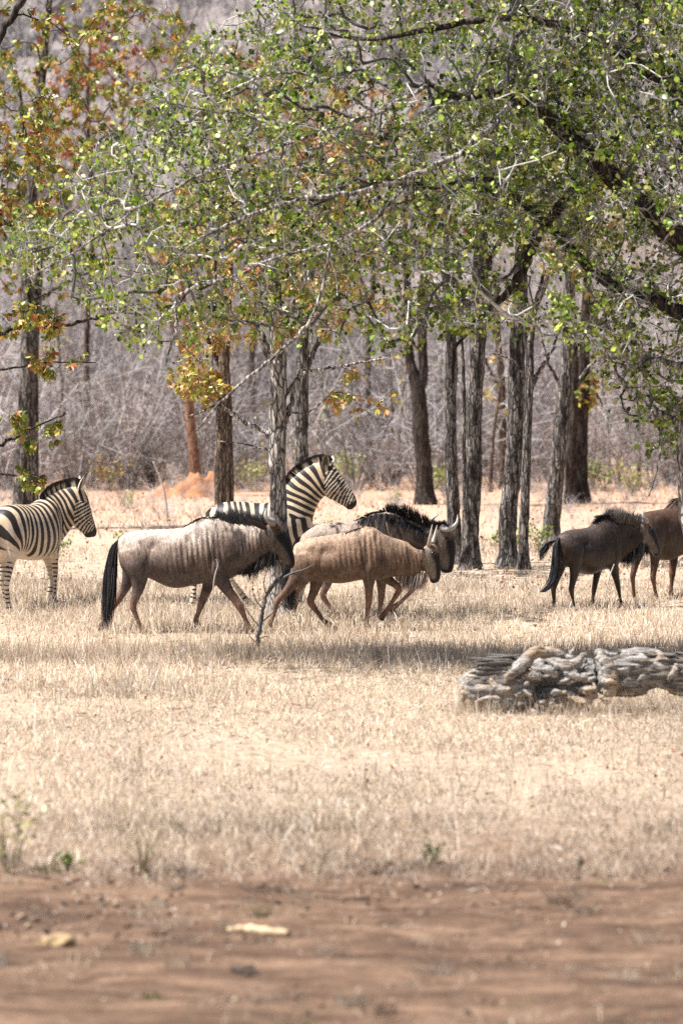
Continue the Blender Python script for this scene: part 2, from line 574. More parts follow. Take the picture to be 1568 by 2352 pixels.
# fallen leaves
LEAF1_V = np.array([(0, 0, 0), (0.28, 0.32, 0.10), (0.30, 0.75, 0.12), (0, 1.0, 0.0), (-0.30, 0.75, 0.12), (-0.28, 0.32, 0.10)], float)
LEAF1_F = np.array([(0, 1, 2), (0, 2, 3), (0, 3, 4), (0, 4, 5)])
n1, n2 = 4200, 9000
x1, y1 = zone_xy(n1, 24, 52, 1.0, rg); x2, y2 = zone_xy(n2, 44, 90, 0.6, rg)
x, y = np.concatenate([x1, x2]), np.concatenate([y1, y2]); n = len(x)
c = fbm(np.stack([x, y * 0.6, 0 * x], 1), 0.55, 31.0, 3)
kp = rg.random(n) < 0.25 + 0.75 * sstep(-0.1, 0.7, c); x, y = x[kp], y[kp]; n = len(x)
pos = np.stack([x, y, ground_z(x, y) + 0.015 + 0.10 * rg.random(n) ** 2], 1)
X, Y, Z = rand_axes(n, rg, (0, 0, 1), 0.5)
V, F = scatter(LEAF1_V, LEAF1_F, pos, X, Y, Z, (0.016 + 0.034 * rg.random(n)) * np.clip(y / 42, 0.8, 1.6))
LP = np.array([(0.30, 0.10, 0.06), (0.42, 0.17, 0.08), (0.24, 0.08, 0.06), (0.48, 0.24, 0.11), (0.35, 0.16, 0.11), (0.16, 0.07, 0.06), (0.50, 0.30, 0.16)])
C = LP[rg.integers(0, len(LP), n)] * (0.7 + 0.6 * rg.random(n))[:, None]
me = mesh_np("leaf_litter", V, F, False, {'col': np.repeat(C, 6, axis=0)})
M_leaf = vcol_mat("leaf", 0.42, 12.0, 0.85, 1.12, spec=0.5, transl=0.25)
tag(obj("leaf_litter", me, M_leaf), "fallen red and brown leaves scattered through the grass", "leaves", kind="stuff")


# crumbs of earth, dung and chips on the track
n = 2600
x, y = zone_xy(n, 12.5, 21.3, 1.0, rg)
kp = vnoise(np.stack([x * 0.9, y * 1.6, 0 * x], 1), 1.0, 14.0) > -0.25 - 0.3 * (y < 17)
x, y = x[kp], y[kp]; n = len(x)
OCT_V = np.array([(1, 0, 0), (-1, 0, 0), (0, 1, 0), (0, -1, 0), (0, 0, 0.7), (0, 0, -0.5)], float)
OCT_F = np.array([(0, 2, 4), (2, 1, 4), (1, 3, 4), (3, 0, 4), (2, 0, 5), (1, 2, 5), (3, 1, 5), (0, 3, 5)])
X, Y, Z = rand_axes(n, rg, (0, 0, 1), 1.5)
V, F = scatter(OCT_V, OCT_F, np.stack([x, y, 0.03 + 0 * x], 1), X, Y, Z, 0.006 + 0.022 * rg.random(n) ** 2.5)
CP = np.array([(0.10, 0.065, 0.05), (0.16, 0.10, 0.07), (0.30, 0.20, 0.14), (0.44, 0.34, 0.24), (0.07, 0.055, 0.05), (0.22, 0.14, 0.10)])
me = mesh_np("track_debris", V, F, False, {'col': np.repeat(CP[rg.integers(0, 6, n)], 6, axis=0)})
tag(obj("track_debris", me, M_grass), "crumbs of earth, dung and wood chips strewn over the track", "debris", kind="stuff")


# ------------------------------------------------------------------ dry thicket: bundles of thin bare stems
def stems(n, hgt, spread, rng, wid, fork=3):
    """one bare bush at the origin: (V, T, tone) with thin triangular stems that fork"""
    V, T, S = [], [], []

    def ribbon(a, b, w0, w1):
        d = unit(b - a)
        s = unit(np.cross(d, rng.normal(size=3)))
        q = len(V)
        V.extend([a - s * w0, a + s * w0, b + s * w1, b - s * w1])
        T.extend([(q, q + 1, q + 2), (q, q + 2, q + 3)])
        t = 0.8 + 0.4 * rng.random()
        S.extend([t] * 4)
    for _ in range(n):
        a0 = rng.random() * 6.283
        out = spread * (0.15 + 1.25 * rng.random())
        h = hgt * (0.55 + 0.45 * rng.random())
        p0 = np.array((math.cos(a0), math.sin(a0), 0)) * 0.12 * spread * rng.random()
        p1 = p0 + np.array((math.cos(a0) * out * 0.4, math.sin(a0) * out * 0.4, h * 0.5))
        p2 = p1 + np.array((math.cos(a0) * out * 0.6, math.sin(a0) * out * 0.6, h * 0.5 * (0.5 + rng.random()))) + rng.normal(0, 0.2 * hgt, 3)
        ribbon(p0, p1, wid * 1.4, wid)
        ribbon(p1, p2, wid, wid * 0.35)
        for _ in range(fork):
            f = 0.2 + 0.75 * rng.random()
            s = p1 + (p2 - p1) * f if rng.random() < 0.65 else p0 + (p1 - p0) * (0.3 + 0.7 * f)
            e = s + unit(rng.normal(size=3) + np.array((math.cos(a0) * 0.6, math.sin(a0) * 0.6, 0.25))) * hgt * (0.14 + 0.34 * rng.random())
            ribbon(s, e, wid * 0.6, wid * 0.2)
    return np.array(V), np.array(T), np.array(S)


rb = np.random.default_rng(23)
protos = [stems(15, 2.3, 1.5, rb, 0.012, 10) for _ in range(5)] + [stems(11, 3.6, 1.4, rb, 0.015, 10) for _ in range(3)]
protos_far = [stems(14, 2.6, 1.9, rb, 0.032, 5) for _ in range(6)]
TH = Acc()
TWIG = np.array([(0.41, 0.375, 0.375), (0.51, 0.475, 0.47), (0.28, 0.25, 0.245), (0.56, 0.525, 0.515), (0.40, 0.345, 0.32)])


def patch_tone(x, y):
    q = vnoise(np.array([(x * 0.08, y * 0.03, 0.0)]), 1.0, 4.0)[0]
    c = TWIG[rb.integers(0, 5)]
    return c * (0.92 + 0.5 * q) * np.array((1.0, 1.0 - 0.04 * q, 1.0 - 0.08 * q))



def plant(pr, x, y, sc, colr):
    V, T, S = pr
    a = rb.random() * 6.283
    ca, sa = math.cos(a), math.sin(a)
    R = np.array(((ca, -sa, 0), (sa, ca, 0), (0, 0, 1.0)))
    TH.add((V * sc) @ R.T + np.array((x, y, float(ground_z(x, y)))), None, T, S[:, None] * colr)


for _ in range(660):
    y = 87 + 70 * rb.random() ** 1.25
    x = (rb.random() * 2 - 1) * (y * 0.1 * 1.45 + 1)
    plant(protos[rb.integers(0, 8)], x, y, 0.6 + 0.75 * rb.random(), patch_tone(x, y) * (0.35 + 0.8 * rb.random()))
for _ in range(1350):
    y = 150 + 330 * rb.random() ** 0.8
    x = (rb.random() * 2 - 1) * (y * 0.1 * 1.4 + 2)
    c = patch_tone(x, y) * (0.65 + 0.55 * rb.random())
    if rb.random() < 0.06: c = np.array((0.40, 0.24, 0.19))
    if rb.random() < 0.05: c = np.array((0.34, 0.33, 0.20))
    plant(protos_far[rb.integers(0, 6)], x, y, 1.0 + 0.9 * rb.random(), c)
for _ in range(230):
    y = 64 + 25 * rb.random() ** 0.7
    x = (rb.random() * 2 - 1) * (y * 0.135)
    plant(protos[rb.integers(0, 5)], x, y, 0.10 + 0.22 * rb.random() * (y - 60) / 28, patch_tone(x, y) * (0.5 + 0.7 * rb.random()))
# the few dry leaves still hanging in the scrub
n = 12000
y = 86 + 110 * rb.random(n) ** 1.4
x = (rb.random(n) * 2 - 1) * (y * 0.14 + 1)
cl = vnoise(np.stack([x * 0.35, y * 0.12, 0 * x], 1), 1.0, 8.0)
kp = cl > 0.22
x, y, cl = x[kp], y[kp], cl[kp]; n = len(x)
pos = np.stack([x, y, ground_z(x, y) + 0.3 + 2.2 * rb.random(n)], 1)
X, Y, Z = rand_axes(n, rb)
V, F = scatter(LEAF1_V, LEAF1_F, pos, X, Y, Z, 0.07 + 0.08 * rb.random(n))
PP = np.array([(0.40, 0.30, 0.10), (0.36, 0.38, 0.14), (0.42, 0.22, 0.12), (0.28, 0.33, 0.12), (0.40, 0.36, 0.2)])
ci = (np.floor(cl * 37.0).astype(int) + rb.integers(0, 2, n)) % 5
TH.add(V, None, F, np.repeat(PP[ci], 6, axis=0))
M_twig = vcol_mat("dry_twigs", 0.9, 2.0, 0.85, 1.12)
tag(obj("dry_thicket", TH.mesh("dry_thicket"), M_twig), "grey mauve mass of leafless scrub covering the hillside behind", "scrub", kind="stuff")


# ------------------------------------------------------------------ animals
def loft_pairs(acc, pairs, n=60, k=28, skew=0.2, power=0.9, yc=None):
    """closed loft from (top_x, top_z, bottom_x, bottom_z, half_width[, y_centre]) rows; returns the fine stations"""
    P = np.asarray([tuple(p) + (0.0,) * (6 - len(p)) for p in pairs], float)
    S = catmull(P, n)
    S[:, 4] = np.maximum(S[:, 4], 0.006)
    th = np.arange(k) / k * 2 * math.pi
    s, c = np.sin(th), np.cos(th)
    w = np.sign(c) * np.abs(c) ** power * (1 - skew * s)
    top = np.stack([S[:, 0], S[:, 5], S[:, 1]], 1); bot = np.stack([S[:, 2], S[:, 5], S[:, 3]], 1)
    mid, hv = (top + bot) / 2, (top - bot) / 2
    V = mid[:, None, :] + s[None, :, None] * hv[:, None, :]
    V[:, :, 1] += w[None, :] * S[:, 4:5]
    V = np.vstack([V.reshape(-1, 3), mid[0], mid[-1]])
    j = np.arange(k)
    T = np.vstack([np.stack([np.full(k, n * k), (j + 1) % k, j], 1), np.stack([np.full(k, n * k + 1), (n - 1) * k + j, (n - 1) * k + (j + 1) % k], 1)])
    acc.add(V, ring_faces(n, k), T)
    return dict(mid=mid, up=unit(hv), h=np.linalg.norm(hv, axis=1), hw=S[:, 4])


def limb(acc, pts, n=40, k=16):
    """leg from rows (x, y, z, r_foreaft, r_side)"""
    S = catmull(np.asarray(pts, float), n)
    P = S[:, :3]
    T = unit(np.gradient(P, axis=0))
    B = np.tile(np.array((0, 1.0, 0)), (n, 1))
    A = unit(np.cross(B, T))
    th = np.arange(k) / k * 2 * math.pi
    V = P[:, None] + np.cos(th)[None, :, None] * A[:, None] * S[:, 3, None, None] + np.sin(th)[None, :, None] * B[:, None] * S[:, 4, None, None]
    V = np.vstack([V.reshape(-1, 3), P[0], P[-1]])
    j = np.arange(k)
    Tn = np.vstack([np.stack([np.full(k, n * k), (j + 1) % k, j], 1), np.stack([np.full(k, n * k + 1), (n - 1) * k + j, (n - 1) * k + (j + 1) % k], 1)])
    acc.add(V, ring_faces(n, k), Tn)
    ln = np.concatenate([[0], np.cumsum(np.linalg.norm(np.diff(P, axis=0), axis=1))])
    return dict(mid=P, len=ln, hw=np.maximum(S[:, 3], S[:, 4]))


def fuse(acc, voxel, name, smooth_it=6):
    """one continuous skin over all lofts of acc"""
    me = acc.mesh(name + "_raw")
    o = bpy.data.objects.new(name + "_raw", me)
    col.objects.link(o)
    m = o.modifiers.new("r", 'REMESH'); m.mode = 'VOXEL'; m.voxel_size = voxel; m.adaptivity = 0
    s = o.modifiers.new("s", 'SMOOTH'); s.factor = 0.5; s.iterations = smooth_it
    dg = bpy.context.evaluated_depsgraph_get()
    out = bpy.data.meshes.new_from_object(o.evaluated_get(dg))
    out.name = name
    bpy.data.objects.remove(o)
    bpy.data.meshes.remove(me)
    V = np.empty(len(out.vertices) * 3, np.float32); out.vertices.foreach_get('co', V)
    return out, V.reshape(-1, 3).astype(float)


def normals(me):
    N = np.empty(len(me.vertices) * 3, np.float32); me.vertices.foreach_get('normal', N)
    return N.reshape(-1, 3).astype(float)


def put(me, V):
    me.vertices.foreach_set('co', np.ascontiguousarray(V, np.float32).ravel())
    me.polygons.foreach_set('use_smooth', np.ones(len(me.polygons), bool))
    me.update()


def nearest(V, P):
    """index of the nearest row of P and the distance, for every vertex"""
    idx = np.empty(len(V), int); ds = np.empty(len(V))
    for a in range(0, len(V), 4000):
        d = np.linalg.norm(V[a:a + 4000, None, :] - P[None], axis=2)
        idx[a:a + 4000] = d.argmin(1); ds[a:a + 4000] = d.min(1)
    return idx, ds


def strands(paths, w0, colr, rng, tip=0.15):
    """hair ribbons: paths (N,K,3), colr (N,3) or (N,K,3)"""
    N, K, _ = paths.shape
    T = unit(np.gradient(paths, axis=1))
    side = unit(np.cross(T, unit(rng.normal(size=(N, 1, 3)) + np.array((0, -0.8, 0)))))
    w = w0 * np.linspace(1, tip, K)[None, :, None] * (0.7 + 0.6 * rng.random((N, 1, 1)))
    V = np.stack([paths - side * w, paths + side * w], 2).reshape(-1, 3)
    b = (np.arange(N) * K * 2)[:, None] + np.arange(K - 1)[None, :] * 2
    b = b.ravel()
    F = np.stack([b, b + 1, b + 3, b + 2], 1)
    C = np.asarray(colr, float)
    if C.ndim == 2: C = np.repeat(C[:, None], K, axis=1)
    return V, F, np.repeat(C.reshape(-1, 3), 2, axis=0)


def hair_part(name, paths, w0, colr, rng, mat, parent, warp=None, tip=0.15):
    V, F, C = strands(paths, w0, colr, rng, tip)
    if warp is not None: V = warp(V)
    return obj(name, mesh_np(name, V, F, True, {'col': C}), mat, parent)


def along(pts, t):
    """points at t (0..1) of the polyline pts, with unit tangents"""
    S = catmull(np.asarray(pts, float), 80)
    q = np.clip(t, 0, 1) * 78.99
    i = q.astype(int); f = (q - i)[:, None]
    P = S[i] * (1 - f) + S[i + 1] * f
    return P, unit(S[i + 1] - S[i])


def coat_mat(name, streak=(34.0, 34.0, 5.0), lo=0.62, hi=1.3, bs=0.5):
    m, nt, b = new_mat(name)
    a = N_(nt, 'ShaderNodeAttribute', attribute_name='col')
    n1 = noise_node(nt, 1.0, stretch=streak, detail=5, rough=0.6)
    n2 = noise_node(nt, 9.0, detail=6, rough=0.7)
    n3 = noise_node(nt, 1.0, stretch=(120, 120, 36), detail=3)
    r1 = ramp(nt, [(0.32, (lo,) * 3), (0.66, (hi,) * 3)], n1.outputs[0])
    r2 = ramp(nt, [(0.32, (0.68, 0.66, 0.67)), (0.68, (1.2, 1.2, 1.18))], n2.outputs[0])
    c = mix_col(nt, a.outputs[0], r1.outputs[0], 1.0, 'MULTIPLY')
    c = mix_col(nt, c, r2.outputs[0], 1.0, 'MULTIPLY')
    r3 = ramp(nt, [(0.32, (0.5, 0.49, 0.49)), (0.68, (1.4, 1.4, 1.4))], n3.outputs[0])
    c = mix_col(nt, c, r3.outputs[0], 1.0, 'MULTIPLY')
    nt.links.new(c, b.inputs['Base Color'])
    b.inputs['Roughness'].default_value = 0.62
    b.inputs['Specular IOR Level'].default_value = 0.22
    ad = N_(nt, 'ShaderNodeMath', operation='ADD')
    nt.links.new(n1.outputs[0], ad.inputs[0]); nt.links.new(n3.outputs[0], ad.inputs[1])
    bump(nt, b, ad.outputs[0], bs, 0.012)
    return m


M_coat = coat_mat("wildebeest_coat")
M_coat_sleek = coat_mat("dark_sleek_coat")
for _n in M_coat_sleek.node_tree.nodes:
    if _n.type == 'BSDF_PRINCIPLED':
        _n.inputs['Roughness'].default_value = 0.4; _n.inputs['Specular IOR Level'].default_value = 0.22
M_hair = vcol_mat("coarse_hair", 0.5, 60.0, 0.8, 1.2, spec=0.35)
M_horn = vcol_mat("horn", 0.45, 30.0, 0.8, 1.15, stretch=(1, 1, 3), bstr=0.3, spec=0.4)
M_eye, _nt, _b = new_mat("wet_eye")
_b.inputs['Base Color'].default_value = (0.012, 0.009, 0.008, 1); _b.inputs['Roughness'].default_value = 0.12
_b.inputs['Specular IOR Level'].default_value = 0.5


def eye_mesh(r):
    a = Acc()
    th = np.linspace(0, math.pi, 9); V = []
    for t in th[1:-1]:
        p = np.arange(12) / 12 * 2 * math.pi
        V.append(np.stack([r * np.sin(t) * np.cos(p), 0.7 * r * np.cos(t) + 0 * p, r * 0.75 * np.sin(t) * np.sin(p)], 1))
    V = np.vstack(V + [np.array([(0, 0.7 * r, 0), (0, -0.7 * r, 0)])])
    j = np.arange(12); n = 7
    T = np.vstack([np.stack([np.full(12, n * 12), (j + 1) % 12, j], 1), np.stack([np.full(12, n * 12 + 1), (n - 1) * 12 + j, (n - 1) * 12 + (j + 1) % 12], 1)])
    a.add(V, ring_faces(7, 12), T)
    return a.mesh("eye", True)


def ear_mesh(base, tip, width, inner, outer, face, warp):
    """cupped pointed ear from base to tip; face = direction its opening looks"""
    base, tip, face = (np.asarray(q, float) for q in (base, tip, face))
    ax = tip - base; L = np.linalg.norm(ax); ax = ax / L
    sd = unit(np.cross(ax, face)); fc = np.cross(sd, ax)
    if np.dot(fc, face) < 0: fc = -fc
    nl, nw = 9, 7
    V, C = [], []
    for layer in (0, 1):
        for i in range(nl):
            t = i / (nl - 1)
            w = width * (0.35 + 1.9 * t - 2.25 * t * t + 0.02) * (1 if t < 0.97 else 0.3)
            w = max(w, width * 0.05)
            for j in range(nw):
                s = j / (nw - 1) * 2 - 1
                p = base + ax * L * t + sd * w * s - fc * (w * 0.75 * (1 - s * s)) * (1 - 0.4 * t)
                p = p - fc * 0.006 * layer * (1 - abs(s) * 0.6)
                V.append(p)
                edge_ = abs(s) > 0.7 or t > 0.9
                C.append(outer if (layer or edge_) else inner)
    V = np.array(V); q = []
    for layer in (0, 1):
        o = layer * nl * nw
        for i in range(nl - 1):
            for j in range(nw - 1):
                a = o + i * nw + j
                f = (a, a + 1, a + nw + 1, a + nw)
                q.append(f if layer == 0 else f[::-1])
    q = np.array(q)
    V = warp(V)
    return mesh_np("ear", V, q, True, {'col': np.array(C)})


def make_bend(x0, x1, ang, y0=0.0):
    """turn the neck and head about the vertical by ang, easing in from x0 to x1"""
    if not ang:
        return lambda V: V
    def f(V):
        V = np.array(V, float)
        w = sstep(x0, x1, V[:, 0])
        # bend along an arc: integrate the heading so that lengths stay true
        xs_ = np.linspace(x0, x0 + 3.0, 600)
        hd = ang * sstep(x0, x1, xs_)
        dx = xs_[1] - xs_[0]
        cx = x0 + np.concatenate([[0], np.cumsum(np.cos(hd[:-1]) * dx)])
        cy = np.concatenate([[0], np.cumsum(np.sin(hd[:-1]) * dx)])
        m = V[:, 0] > x0
        X = np.interp(V[m, 0], xs_, cx); Yc = np.interp(V[m, 0], xs_, cy)
        th = ang * w[m]
        yl = V[m, 1].copy()
        V[m, 0] = X - np.sin(th) * yl
        V[m, 1] = Yc + np.cos(th) * yl
        return V
    return f


# ---- wildebeest
class Wild:
    pass


def wildebeest(label, spec, loc, rotz=0.0, group="wildebeest herd walking through the clearing"):
    """spec in picture units of its tracing: scale s, x origin x0, ground line yg"""
    s, x0, yg = spec['s'], spec['x0'], spec['yg']
    rng = np.random.default_rng(spec.get('seed', 1))
    sc = spec.get('size', 1.0)
    X = lambda x: (x - x0) * s * sc
    Z = lambda y: (yg - y) * s * sc
    root = thing("wildebeest", label, "wildebeest", loc, rotz, group)
    acc = Acc()
    torso = [(X(a), Z(b), X(c), Z(d), w * sc * 0.9) for a, b, c, d, w in spec['torso']]
    head = [(X(a), Z(b), X(c), Z(d), w * sc) for a, b, c, d, w in spec['head']]
    st = loft_pairs(acc, torso, 90, 32, 0.16, 0.85)
    hs = loft_pairs(acc, head, 50, 24, 0.05, 0.8)
    legs = []
    for lg in spec['legs']:
        legs.append(limb(acc, [(X(x), y * sc, Z(z), r * sc, r2 * sc) for x, y, z, r, r2 in lg], 44, 14))
    me, V = fuse(acc, 0.0145, "body", 4)
    bend = make_bend(*spec.get('bend', (9, 10, 0)))
    # --- coat colour by anatomy, with sunlight on the back and flank shade painted in
    c = spec['coat']
    it, dt = nearest(V, st['mid']); ih, dh = nearest(V, hs['mid'])
    rel_t = dt / (0.5 * (st['h'] + st['hw']))[it]
    rel_h = dh / (0.5 * (hs['h'] + hs['hw']))[ih]
    is_head = (rel_h < rel_t) & (V[:, 0] > head[0][0] - 0.12)
    tt = it / 89.0
    f_t = np.einsum('ij,ij->i', V - st['mid'][it], st['up'][it]) / st['h'][it]        # +1 back line .. -1 belly
    n_big = fbm(V, 3.2, spec.get('seed', 1) * 1.3, 3)
    streak = fbm(V * np.array((1, 0.6, 0.16)), 15.0, 4.0 + spec.get('seed', 1), 3)
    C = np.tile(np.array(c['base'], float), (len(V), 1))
    back = sstep(-0.05, 0.85, f_t + 0.3 * n_big)[:, None]  # painted sunlight: coat turns paler towards the back line
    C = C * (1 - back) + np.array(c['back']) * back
    low = sstep(0.22, -0.6, f_t + 0.25 * n_big)[:, None]  # belly fur colour; on the lighter coats it also carries painted shade
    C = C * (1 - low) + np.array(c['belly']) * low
    ribs = sstep(0.28, 0.42, tt) * (1 - sstep(0.60, 0.70, tt)) * sstep(-0.75, -0.3, f_t) * (1 - sstep(0.45, 0.8, f_t))
    br = sstep(0.45, 0.56, tt) * sstep(-0.6, -0.15, f_t + 0.1 * n_big)
    dk = np.clip(np.maximum(br * 0.95, ribs * 0.75) * sstep(-0.05, 0.4, streak), 0, 1)[:, None] * c.get('streak', 0.7)
    C = C * (1 - dk) + np.array(c['dark']) * dk
    sh = sstep(0.58, 0.66, tt) * (1 - sstep(0.74, 0.86, tt))
    shd = (sh * 0.45 * sstep(-0.3, 0.5, n_big))[:, None]
    C = C * (1 - shd) + np.array(c['dark']) * shd
    # legs
    for lg in legs:
        il, dl = nearest(V, lg['mid'])
        on = (dl / lg['hw'][il] < 1.35) & (il > 13)
        w = (on * sstep(10, 20, il))[:, None]
        lc = np.array(c['leg']) * (1 - 0.25 * sstep(26, 44, il))[:, None]
        C = C * (1 - w) + lc * w
        hoof = (on & (il >= 41))
        C[hoof] = (0.03, 0.027, 0.025)
    # head
    fh = np.einsum('ij,ij->i', V - hs['mid'][ih], hs['up'][ih]) / hs['h'][ih]
    th_ = ih / 49.0
    C[is_head] = np.array(c['cheek']) * (1 + 0.15 * n_big[is_head])[:, None]
    fr = np.clip(sstep(0.02, 0.26, fh + 0.12 * streak) * sstep(0.20, 0.34, th_) + sstep(0.80, 0.9, th_), 0, 1)
    fr = (fr * is_head)[:, None]
    C = C * (1 - fr) + np.array((0.012, 0.011, 0.012)) * fr
    fo = (sstep(0.3, 0.6, fh) * (1 - sstep(0.2, 0.34, th_)) * is_head)[:, None] * 0.7
    C = C * (1 - fo) + np.array((0.19, 0.11, 0.065)) * fo
    # --- relief: ribs, shoulder blade, flank hollow, fine unevenness
    N = normals(me)
    xr = V[:, 0] + 0.10 * V[:, 2]
    relief = 0.0075 * ribs * np.sin(xr * 2 * math.pi / (0.062 * sc)) + 0.004 * n_big * (~is_head) - 0.0025 * dk[:, 0]
    blade = np.exp(-((V[:, 0] - X(spec['blade'])) / (0.028 * sc)) ** 2) * sstep(-0.7, -0.2, f_t) * (1 - sstep(0.5, 0.8, f_t)) * (~is_head)
    thighg = np.exp(-((V[:, 0] - X(spec['thigh']) - 0.25 * (V[:, 2] - 0.8)) / (0.032 * sc)) ** 2) * sstep(-0.9, -0.5, f_t) * (1 - sstep(0.3, 0.7, f_t))
    relief = relief - 0.011 * blade - 0.012 * thighg
    hol = np.exp(-((V[:, 0] - X(spec['thigh'] + 60)) / (0.085 * sc)) ** 2) * np.exp(-((f_t - 0.35) / 0.25) ** 2)
    relief = relief - 0.026 * hol * (~is_head)
    hip = np.exp(-((V[:, 0] - X(spec['thigh'] - 65)) / (0.05 * sc)) ** 2) * np.exp(-((f_t - 0.62) / 0.14) ** 2)
    spine = np.exp(-((f_t - 1.0) / 0.12) ** 2) * (0.5 + 0.5 * np.sin(V[:, 0] * 2 * math.pi / 0.075)) * sstep(0.08, 0.2, tt) * (1 - sstep(0.5, 0.6, tt))
    folds = np.sin(xr * 2 * math.pi / 0.047 + 3 * n_big) * sstep(0.72, 0.8, tt) * (1 - sstep(0.95, 1.0, tt)) * sstep(-0.9, -0.4, f_t) * (1 - sstep(0.5, 0.8, f_t))
    relief = relief + (0.016 * hip + 0.006 * spine + 0.006 * folds) * (~is_head)
    V = V + N * relief[:, None]
    put(me, bend(V))
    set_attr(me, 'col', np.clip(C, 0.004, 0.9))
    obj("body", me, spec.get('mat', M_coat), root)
    # --- eyes
    ex, ez, ey = X(spec['eye'][0]), Z(spec['eye'][1]), spec['eye'][2] * sc
    for sgn in (-1, 1):
        p = bend(np.array([(ex, sgn * ey, ez)]))[0]
        obj("eye", eye_mesh(0.024 * sc), M_eye, root, p)
    # --- ears
    for (bx, bz, by, tx_, tz, ty) in spec['ears']:
        em = ear_mesh((X(bx), by * sc, Z(bz)), (X(tx_), ty * sc, Z(tz)), 0.045 * sc, (0.03, 0.024, 0.02), (0.20, 0.135, 0.09), (0.3, np.sign(by) * 1.0, -0.35), bend)
        obj("ear", em, M_hair, root)
    # --- horns
    for hp in spec['horns']:
        a = Acc()
        S = catmull(np.array([(X(x), y * sc, Z(z), r * sc) for x, y, z, r in hp], float), 26)
        t = np.linspace(0, 1, 26)
        R = np.maximum(S[:, 3], 0.003) * (1 + 0.05 * np.sin(t * 60) * (t < 0.5))
        cc = np.array(spec.get('horn_base', (0.16, 0.14, 0.13)))[None] * (1 - t)[:, None] + np.array(spec.get('horn_tip', (0.34, 0.32, 0.30)))[None] * t[:, None]
        Cc = np.vstack([np.repeat(cc, 12, axis=0), cc[0], cc[-1]])
        tube(a, bend(S[:, :3]), R, 12, Cc)
        obj("horn", a.mesh("horn", True), M_horn, root)
    # --- mane
    for mn in spec['mane']:
        n = mn.get('n', 900)
        t = rng.random(n)
        P, T = along([(X(x), 0, Z(z)) for x, z in mn['line']], t)
        prof = np.interp(t, np.linspace(0, 1, len(mn['len'])), mn['len']) * sc
        clump = np.floor(t * mn.get('clumps', 34)); ph = np.sin(clump * 12.9898) * 43758.5453; ph = ph - np.floor(ph)
        L = prof * (0.55 + 0.35 * ph + 0.25 * rng.random(n))
        yo = rng.normal(0, 0.022 * sc, n)
        P = P + np.stack([0 * t, yo, -0.012 + 0 * t], 1)
        leanx = mn.get('lean', 0.0) + 0.5 * (ph - 0.5) + rng.normal(0, 0.13, n)
        d0 = unit(np.stack([leanx, yo * 8 + mn.get('side', 0.0) + rng.normal(0, 0.15, n), 1.0 + 0 * t], 1))
        droop = mn.get('droop', 0.3)
        K = 6
        u = np.linspace(0, 1, K)[None, :, None]
        sd = np.sign(mn.get('side', 0.0) + 1e-6 + yo)[:, None]
        dr = np.concatenate([-0.25 + 0 * sd, 0.7 * sd, -1.0 + 0 * sd], 1)
        paths = P[:, None] + L[:, None, None] * (d0[:, None] * u + droop * dr[:, None] * u * u)
        base = np.array(mn.get('col', (0.022, 0.02, 0.02)))
        var = (0.6 + 0.9 * rng.random(n))[:, None]
        hair_part("mane", paths, mn.get('w', 0.0045), base * var, rng, M_hair, root, bend)
    # --- beard
    for bd in spec['beard']:
        n = bd.get('n', 700)
        t = rng.random(n)
        P, T = along([(X(x), 0, Z(z)) for x, z in bd['line']], t)
        L = np.interp(t, np.linspace(0, 1, len(bd['len'])), bd['len']) * sc * (0.5 + 0.6 * rng.random(n))
        yo = rng.normal(0, bd.get('yw', 0.03) * sc, n)
        P = P + np.stack([0 * t, yo, 0.03 + 0 * t], 1)
        cl = np.sin(np.floor(t * 22) * 78.233) * 43758.5453; cl = cl - np.floor(cl)
        L = L * (0.6 + 0.6 * cl)
        u = np.linspace(0, 1, 6)[None, :, None]
        d0 = unit(np.stack([0.12 * (cl - 0.5) - 0.12 + rng.normal(0, 0.1, n), yo * 3 + rng.normal(0, 0.12, n), -1 + 0 * t], 1))
        paths = P[:, None] + (L + 0.03)[:, None, None] * (d0[:, None] * u + np.array((-0.1, 0, 0)) * u * u)
        pal = np.array(bd['col'])
        cc = pal[(cl * len(pal)).astype(int) % len(pal)] * (0.65 + 0.7 * rng.random(n))[:, None]
        hair_part("beard", paths, 0.0045, cc, rng, M_hair, root, bend)
    # --- tail
    for tl in spec['tail']:
        n = tl.get('n', 700)
        t0 = rng.random(n) ** 1.3 * 0.55
        t1 = np.minimum(t0 + 0.35 + 0.4 * rng.random(n), 1.0)
        u = np.linspace(0, 1, 8)
        line = [(X(x), y * sc, Z(z)) for x, y, z in tl['line']]
        tt_ = (t0[:, None] + (t1 - t0)[:, None] * u[None])
        P, _ = along(line, tt_.ravel())
        P = P.reshape(n, 8, 3)
        off = np.clip(rng.normal(0, 1, (n, 1, 3)), -1.7, 1.7) * np.array((0.030, 0.022, 0.0)) * sc
        grow = (0.35 + 1.1 * np.sin(np.clip(tt_, 0, 1) * 2.6))[..., None] * tl.get('fat', 1.0)
        paths = P + off * grow
        cc = np.array(tl.get('col', (0.022, 0.022, 0.026))) * (0.6 + 1.2 * rng.random(n))[:, None]
        pale = rng.random(n) < 0.3
        cc[pale] = np.array((0.07, 0.07, 0.08)) * (0.6 + 0.9 * rng.random(pale.sum()))[:, None]
        paths[:, :, 0] += 0.012 * np.sin(tt_ * 9 + 6.28 * rng.random((n, 1))) * tt_
        paths[:, -3:, 0] += rng.normal(0, 0.012, (n, 1)) * np.array((0.3, 0.7, 1.2))[None]
        hair_part("tail", paths, 0.0045, cc, rng, M_hair, root)
    return root


